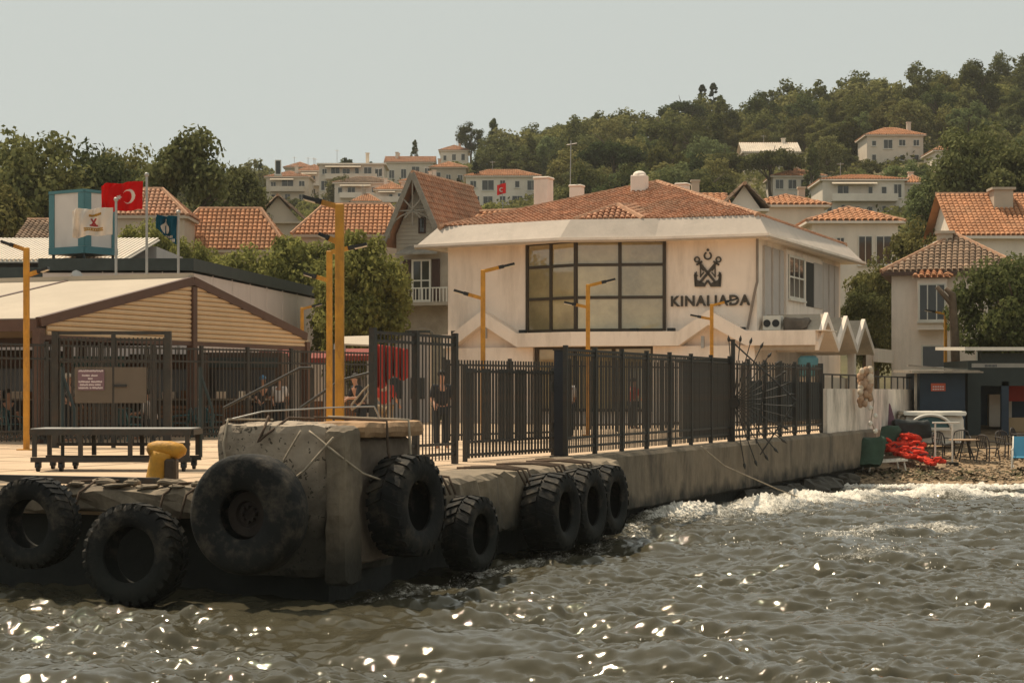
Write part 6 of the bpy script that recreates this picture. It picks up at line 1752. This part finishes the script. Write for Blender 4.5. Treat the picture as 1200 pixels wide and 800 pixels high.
# stalls with red awnings
for i, (x0, x1, yt, D) in enumerate(((279, 295, 412, 74), (303, 318, 411, 74), (324, 342, 409, 73), (366, 384, 411, 72), (398, 434, 408, 70))):
    a = PX(x0, yt, D); b = PX(x1, yt, D)
    st = thing('stall', ['red awning stall furthest left behind the yard', 'red awning stall, second from left', 'red awning stall, third from left', 'red awning stall behind the lamp posts', 'wide red awning stall left of the tall fence panel'][i], 'stall', (a.x, D, DZ), group='red awning stalls')
    w = b.x - a.x
    build('awning', MB().ext([(a.x, D - 1.0, a.z - .3), (b.x, D - 1.0, a.z - .3), (b.x, D + .3, a.z), (a.x, D + .3, a.z)], (0, 0, -.05)), AWN, st)
    build('valance', MB().ob((a.x, D - 1.02, a.z - .48), (w, 0, 0), (0, .02, 0), (0, 0, .19)), AWN, st)
    build('counter', MB().ob((a.x, D - .3, DZ), (w, 0, 0), (0, .8, 0), (0, 0, .95)), RUST, st)
    for x in (a.x + .03, b.x - .03): build('post', MB().tube([(x, D - .9, DZ), (x, D - .9, a.z - .3)], .03, 6), STEEL, st)
te = thing('tent', 'small cream tent roof right of the canopy', 'tent', (*PX(418, 0, 66).xy, DZ))
a, b, c, d = PX(392, 402, 66), PX(438, 404, 66), PX(438, 393, 69), PX(404, 394, 69)
build('roof', MB().ext([a, b, c, d], (0, 0, -.06)), CANVAS, te)
for q in (a, b, c, d): build('post', MB().tube([(q.x, q.y, DZ), q - Z3 * .03], .04, 6), STEEL, te)
bx = thing('site_cabin', 'pale grey flat-topped cabin behind the tall fence panel', 'cabin', (*PX(460, 0, 80).xy, DZ))
a = PX(418, 390, 80); b = PX(502, 390, 80)
build('body', MB().ob((a.x, 80, DZ), (b.x - a.x, 0, 0), (0, 3, 0), (0, 0, a.z - DZ)), mat('cabin_grey', (.42, .38, .35), .6, .08), bx)
for k in range(3): build('window', MB().ob((a.x + .4 + k * .95, 79.96, DZ + 1.0), (.6, 0, 0), (0, .05, 0), (0, 0, .9)), GLASS, bx)
build('roof_edge', MB().ob((a.x - .08, 79.9, a.z), (b.x - a.x + .16, 0, 0), (0, 3.2, 0), (0, 0, .1)), DARK2, bx)
# red drape behind the fence panel
dr = thing('red_parasol', 'closed red parasol hanging in folds behind the tall fence panel', 'parasol', (*PX(460, 0, 44).xy, DZ))
vs_, fs = [], []
nU, nV = 36, 12
for j in range(nV + 1):
    for i in range(nU + 1):
        u_, v_ = i / nU, j / nV
        xx = 441 + 37 * u_; yb_ = 453 - 14 * u_ + 5 * math.sin(u_ * 9)
        p = PX(xx, 403 + 6 * u_ + (yb_ - 403 - 6 * u_) * v_, 44); p.y += .12 * math.sin(u_ * 26) * (.3 + v_)
        vs_.append(p)
for j in range(nV):
    for i in range(nU): fs.append((j*(nU+1) + i, j*(nU+1) + i + 1, (j+1)*(nU+1) + i + 1, (j+1)*(nU+1) + i))
o = build('cloth', MB().add(vs_, fs), RED, dr, smooth=True); so = o.modifiers.new('thickness', 'SOLIDIFY'); so.thickness = .02
build('pole', MB().tube([(PX(455, 0, 44.2).x, 44.2, DZ), PX(455, 401, 44.2)], .03, 8), STEEL, dr)
build('base', MB().box((PX(455, 0, 44.2).x, 44.2, DZ), .5, .5, .12), CONC, dr)
kb = thing('ticket_kiosk', 'dark kiosk behind the quay fence left of the spiked fan', 'kiosk', (*PX(825, 0, 54).xy, DZ))
a, b = PX(800, 424, 54), PX(852, 424, 54)
build('body', MB().ob((a.x, 54, DZ), (b.x - a.x, 0, 0), (0, 1.2, 0), (0, 0, a.z - DZ)), mat('kiosk_dark', (.035, .035, .032), .5, .2), kb)
build('roof', MB().ob((a.x - .06, 53.9, a.z), (b.x - a.x + .12, 0, 0), (0, 1.4, 0), (0, 0, .08)), DARK, kb)
build('window', MB().ob((a.x + .25, 53.96, DZ + 1.0), (.6, 0, 0), (0, .05, 0), (0, 0, .7)), GLASS, kb)
# air conditioner, tarpaulin and water barrel on the terminal's side ledge
ac = thing('air_conditioner', 'white air conditioner unit on the terminal side ledge', 'air conditioner', B(-.9, .5, 5.45))
build('body', MB().ob(B(-.15, .3, 5.44), U3 * .5, N3 * .75, (0, 0, .6)), PLAST, ac, bevel=.03)
for k in (0, 1): build('fan_grille', MB().tube([B(-.34 - .36 * k, .29, 5.74), B(-.34 - .36 * k, .27, 5.74)], .15, 14), BLACK, ac)
single('tarpaulin', rough_block(B(-.98, .1, 5.44), N3 * 1.0, U3 * 1.3, (0, 0, .5), (8, 8, 5), .1, 3, .12), mat('grey_brown_tarp', (.13, .10, .075), .85, .3, 2.0, .6, 5), 'crumpled dark tarpaulin on the porch ledge beside the air conditioner', 'tarpaulin', smooth=True)
single('barrel', MB().tube([B(-2.1, -.1, 3.62), B(-2.1, -.1, 3.7), B(-2.1, -.1, 4.3), B(-2.1, -.1, 4.42)], [.36, .4, .4, .3], 14), TEAL, 'teal barrel under the porch beam', 'barrel', smooth=True)
build('ledge', MB().ob(B(-.02, -.55, 5.40), N3 * 2.9, U3 * 2.0, (0, 0, .03)), WHITE, T)

# ------------------------------------------------------------------ beach: shack, furniture, heaps
sh = thing('beach_shack', 'dark green-grey beach shack with open front at the right edge', 'shack', (18.5, 72, 1.3))
SHK = mat('shack_boards', (.03, .040, .038), .7, .15, 1.5, dirt=(.03, .03, .028), damt=.3, dstretch=5)
x0 = PX(1134, 0, 72).x
build('wall', MB().ob((x0, 72, .9), (.5, 0, 0), (0, 4, 0), (0, 0, 3.3)), SHK, sh)
build('wall', MB().ob((x0 + .5, 72, zpx(452, 72)), (6.5, 0, 0), (0, .15, 0), (0, 0, 1.25)), SHK, sh)
build('wall', MB().ob((x0 + .5, 75.2, .9), (6.5, 0, 0), (0, .15, 0), (0, 0, 3.3)), NAVY, sh)
build('post', MB().box((PX(1178, 0, 72).x, 72.1, .9), .28, .2, 2.5), NAVY, sh)
build('roof', MB().ob((x0 - .25, 71.4, zpx(411, 72)), (7.5, 0, 0), (0, 5, .12), (0, 0, .13)), PLAST, sh)
build('sign_band', MB().ob((x0 + .15, 71.98, zpx(430.5, 72)), (6.5, 0, 0), (0, .018, 0), (0, 0, .16)), mat('grey_band', (.33, .32, .29), .6), sh)
mb = MB()
for k in range(9): mb.ob((PX(1154 + k * 1.6, 0, 72).x, 71.975, zpx(430, 72)), (.03, 0, 0), (0, .004, 0), (0, 0, .1))
build('print', mb, NAVY, sh)
build('counter', MB().ob((PX(1180, 0, 73).x, 73, .9), (2.5, 0, 0), (0, .5, 0), (0, 0, 1.1)), mat('plywood', (.36, .25, .14), .8, .1), sh)
build('shelf', MB().ob((PX(1160, 0, 74.8).x, 74.9, .9), (.9, 0, 0), (0, .3, 0), (0, 0, 2.0)), CREAM, sh)
build('red_board', MB().ob((PX(1181, 0, 74).x, 74, zpx(470, 74)), (1.5, 0, 0), (0, .05, 0), (0, 0, .75)), RED, sh)
cb = thing('storage_hut', 'dark blue storage hut with flat timber roof beside the shack', 'hut', (16, 71, 1.2))
xa, xb = PX(1078, 0, 71).x, PX(1131, 0, 71).x
build('wall', MB().ob((xa, 71, .9), (xb - xa, 0, 0), (0, 2.5, 0), (0, 0, zpx(437, 71) - .9)), NAVY, cb)
build('post', MB().box((PX(1073, 0, 70.7).x, 70.7, .9), .09, .09, zpx(437, 71) - .9), WOOD, cb)
build('roof', MB().ob((PX(1070, 0, 70).x, 70.2, zpx(437, 71)), (PX(1150, 0, 70).x - PX(1070, 0, 70).x, 0, 0), (0, 3.4, .05), (0, 0, .09)), WOOD, cb)
build('roof_plank', MB().bar(PX(1064, 428, 70.5), PX(1152, 436, 70.5), .12, .06), WOOD, cb)
build('sign', MB().ob(PX(1091, 458, 70.95), (17 / F * 71, 0, 0), (0, .02, 0), (0, 0, 9 / F * 71)), mat('orange_sign', (.5, .1, .05), .6), cb)
mb = MB()
for r_ in range(2):
    for k in range(5): mb.ob(PX(1093 + k * 2.8, 453.6 + r_ * 3, 70.93), (1.9 / F * 71, 0, 0), (0, .004, 0), (0, 0, 1.4 / F * 71))
build('print', mb, INK, cb)
def bz(p): return beach_z(p[0], p[1])
def bpt(x, D): q = PX(x, 0, D); return (q.x, D, beach_z(q.x, D))
CHM = mat('dark_wicker', (.05, .04, .035), .6, .2)
for i, (x, D, rz, m_) in enumerate(((1106, 66.2, .5, CHM), (1127, 66.6, -.2, CHM), (1158, 65.4, 2.2, CHM), (1180, 66.4, .4, CHM), (1197, 67.2, 1.0, CHM))):
    lb = ['dark armchair left of the round beach table', 'dark armchair behind the round beach table', 'dark armchair facing away right of the round table', 'dark armchair left of the blue chair', 'dark armchair cut by the right edge'][i]
    chair(lb, bpt(x, D), rz, m_, 1.1, 'dark armchairs on the beach')
tb = thing('round_table', 'small round wooden table on the beach', 'table', bpt(1131, 65.6))
build('top', MB().lathe([(.001, .72), (.55, .72), (.56, .74), (.55, .76), (.001, .76)], 24, None), mat('table_wood', (.42, .28, .17), .7, .1), tb, local=True)
for k in range(4):
    a = R(45 + 90 * k); build('leg', MB().tube([(.1*math.cos(a), .1*math.sin(a), .72), (.38*math.cos(a), .38*math.sin(a), 0)], .025, 6), DARK, tb, local=True)
build('brace', MB().tube([(-.25, 0, .3), (.25, 0, .3)], .02, 6), DARK, tb, local=True)
# blue lounge chair at the edge
lc = thing('lounge_chair', 'bright blue sling chair with white frame at the right edge', 'chair', bpt(1199, 63.8), -.3)
build('back', MB().ob((-.32, .15, .42), (.64, 0, 0), (0, .28, .68), (0, .03, 0)), BLUEP, lc, local=True)
build('seat', MB().ob((-.32, -.5, .38), (.64, 0, 0), (0, .62, .02), (0, 0, .03)), BLUEP, lc, local=True)
for sx in (-1, 1):
    build('frame', MB().tube([(sx*.34, .45, 1.1), (sx*.34, .15, .4), (sx*.34, -.1, .05), (sx*.34, .3, .02), (sx*.34, .5, .1)], .025, 6), PLAST, lc, local=True, smooth=True)
    build('armrest', MB().tube([(sx*.36, .3, .7), (sx*.36, -.4, .66), (sx*.36, -.5, .02)], .022, 6), PLAST, lc, local=True)
# white lounger
wl = thing('sun_lounger', 'white plastic sun lounger half folded on the shingle', 'sun lounger', bpt(1036, 63.3), .25)
for k in range(7): build('slat', MB().ob((-.65 + k*.19, -.3, .34 + .01 * k), (.15, 0, 0), (0, .6, 0), (0, 0, .03)), PLAST, wl, local=True)
for y in (-.3, .3): build('rail', MB().bar((-.72, y, .31), (.72, y, .38), .05, .06), PLAST, wl, local=True)
for x in (-.6, .6):
    for y in (-.27, .27): build('leg', MB().tube([(x, y, .33), (x * 1.12, y, 0)], .03, 6), PLAST, wl, local=True)
build('backrest', MB().ob((-.7, -.28, .38), (.6, 0, .16), (0, .56, 0), (0, 0, .03)), PLAST, wl, local=True)
# red heap of life jackets: each jacket is one thing
lj = random.Random(4)
spots = [(1052, 519, 65.5, .34), (1066, 514, 66.2, .36), (1058, 528, 64.8, .3), (1072, 530, 64.6, .34), (1064, 535, 64.3, .3), (1082, 537, 64.2, .28), (1075, 522, 65.6, .3), (1088, 541, 63.9, .3), (1098, 541, 63.6, .28), (1047, 526, 65.0, .24)]
words = ['topmost left', 'topmost', 'left middle', 'central', 'lower left', 'lower middle', 'right middle', 'lower right', 'rightmost', 'leftmost']
for i, (x, y, D, r_) in enumerate(spots):
    p = PX(x, y, D); p.z = max(p.z, beach_z(p.x, D) + .08)
    lo_ = thing('life_jacket', words[i] + ' red life jacket in the heap on the beach', 'life jacket', p, lj.uniform(0, 6), 'red life jackets heaped on the beach')
    for sx in (-1, 1):
        mbj = rough_block((sx * r_ * .55 - r_ * .5, -r_ * .95, -r_ * .3), (r_ * 1.0, 0, lj.uniform(-.3, .3) * r_), (0, r_ * 1.9, lj.uniform(-.4, .4) * r_), (0, 0, r_ * .55), (5, 8, 3), .07, i * 3 + sx, .07)
        build('panel', mbj, LIFE, lo_, smooth=True, local=True)
    build('collar', MB().tube([(-r_*.5, r_*.7, .05), (-r_*.3, r_*1.1, .14), (r_*.3, r_*1.1, .14), (r_*.5, r_*.7, .05)], r_ * .18, 7), LIFE, lo_, smooth=True, local=True)
    build('strap', MB().tube([(-r_*.8, -.2*r_, .12), (0, -.25*r_, .17), (r_*.8, -.2*r_, .12)], .02, 5), BLACK, lo_, local=True)
# white plastic bed/cover, boat and tarps
wb = thing('covered_pedalo', 'white plastic pedal boat with arched side standing on end by the hut', 'boat', bpt(1098, 68.4))
p = Vector(bpt(1098, 68.4)); p0x, p1x = PX(1058, 0, 68.4).x, PX(1131, 0, 68.4).x
z0_, z1_ = zpx(521, 68.4), zpx(478, 68.4)
build('hull', rough_block((p0x, 68.4, z0_), (p1x - p0x, 0, 0), (0, .9, 0), (0, 0, z1_ - z0_ - .25), (14, 4, 6), .03, 8, .12), PLAST, wb, smooth=True)
build('deck', rough_block((p0x - .05, 68.2, z1_ - .27), (p1x - p0x + .1, 0, 0), (0, 1.2, 0), (0, 0, .16), (14, 4, 2), .02, 9, .06), PLAST, wb, smooth=True)
arcp = [Vector((p0x + .95 + .75 * math.cos(R(t)), 68.12, z1_ - .75 + .5 * math.sin(R(t)))) for t in range(0, 181, 15)]
build('arch', MB().tube(arcp, .06, 6), PLAST, wb, smooth=True)
build('arch_panel', MB().ext([q + Vector((0, .05, 0)) for q in arcp], (0, .03, 0)), TEALP, wb)
build('strip', MB().ob((p0x + .5, 68.1, z1_ - .8), (p1x - p0x - .6, 0, 0), (0, .1, 0), (0, 0, .1)), PLAST, wb)
single('black_cover', rough_block(PX(1052, 513, 67), (1.35, 0, 0), (0, .9, 0), (-.15, 0, .62), (9, 7, 8), .1, 11, .1), mat('black_sheet', (.02, .022, .02), .5, .3, 3, .6, 5), 'black plastic cover slumped in front of the white boat', 'cover', smooth=True)
single('green_tarp', rough_block(PX(1003, 546, 62.2), (.85, 0, 0), (0, .5, 0), (.22, .3, .95), (7, 6, 8), .11, 12, .08), GREENT, 'dark green tarpaulin leaning against the end of the quay wall', 'tarpaulin', smooth=True)
single('green_tarp', rough_block(PX(1022, 527, 66.0), (.8, 0, 0), (0, .4, 0), (.28, .3, .8), (7, 6, 8), .11, 13, .08), GREENT, 'second green tarpaulin behind the white lounger', 'tarpaulin', smooth=True)
pb = thing('purple_paddleboard', 'faded purple board leaning on the white wall', 'board', PX(1043, 510, 67.5))
build('board', MB().ext([(-.25, 0, 0), (.1, .05, 0), (.2, .2, .5), (.05, .3, 1.1), (-.15, .32, 1.3), (-.32, .25, 1.0), (-.35, .1, .4)], (.02, -.07, .02)), mat('faded_purple', (.16, .07, .09), .6, .15), pb, local=True, bevel=.02)
build('fin', MB().ext([(-.1, -.07, .2), (0, -.07, .2), (-.05, -.15, .3)], (.02, 0, 0)), BLACK, pb, local=True)
# bundle of floats hanging on the wall
fb = thing('float_bundle', 'bundle of weathered fishing floats hanging on the white wall', 'floats', PX(1015, 476, 62))
FLM = mat('weathered_float', (.42, .26, .16), .8, .3, 5); rf = random.Random(2)
k = 0
for yy in range(0, 11):
    for xx in range(3 if yy < 9 else 2):
        q = PX(1009 + xx * 5.2 + rf.uniform(-1, 1), 434 + yy * 4 + rf.uniform(-1, 1), 61.9 + rf.uniform(-.15, .1))
        build('float', MB().blob(q, rf.uniform(.085, .13), 8, 6, .08, (1, 1, 1.25), k), FLM if rf.random() < .7 else mat('pale_float', (.6, .47, .34), .8, .2, 5), fb, smooth=True); k += 1
build('rope', MB().tube([PX(1016, 428, 61.9), PX(1016, 440, 61.9), PX(1024, 470, 61.8), PX(1021, 492, 61.8), PX(1026, 508, 61.8)], .02, 6), ROPE, fb)
for k in range(4): build('shell', MB().blob(PX(1020 + (k % 2) * 6, 478 + k * 9, 61.75), .08, 7, 5, .15, (1, .6, 1.1), 90 + k), PLAST, fb, smooth=True)
# shower stand on the beach
sd = thing('clothes_stand', 'pale metal frame stand with a crossbar behind the red heap', 'stand', bpt(1106, 64.6))
x0, x1 = PX(1096, 0, 64.6).x, PX(1116, 0, 64.6).x
for x in (x0, x1): build('post', MB().tube([(x, 64.6, beach_z(0, 64.6)), (x, 64.6, zpx(496, 64.6))], .03, 6), PLAST, sd)
build('crossbar', MB().tube([(x0 - .1, 64.6, zpx(495, 64.6)), (x1 + .25, 64.6, zpx(495, 64.6))], .035, 6), PLAST, sd)
build('foot', MB().box((x1, 64.6, beach_z(0, 64.6)), .35, .4, .12), CONC, sd)
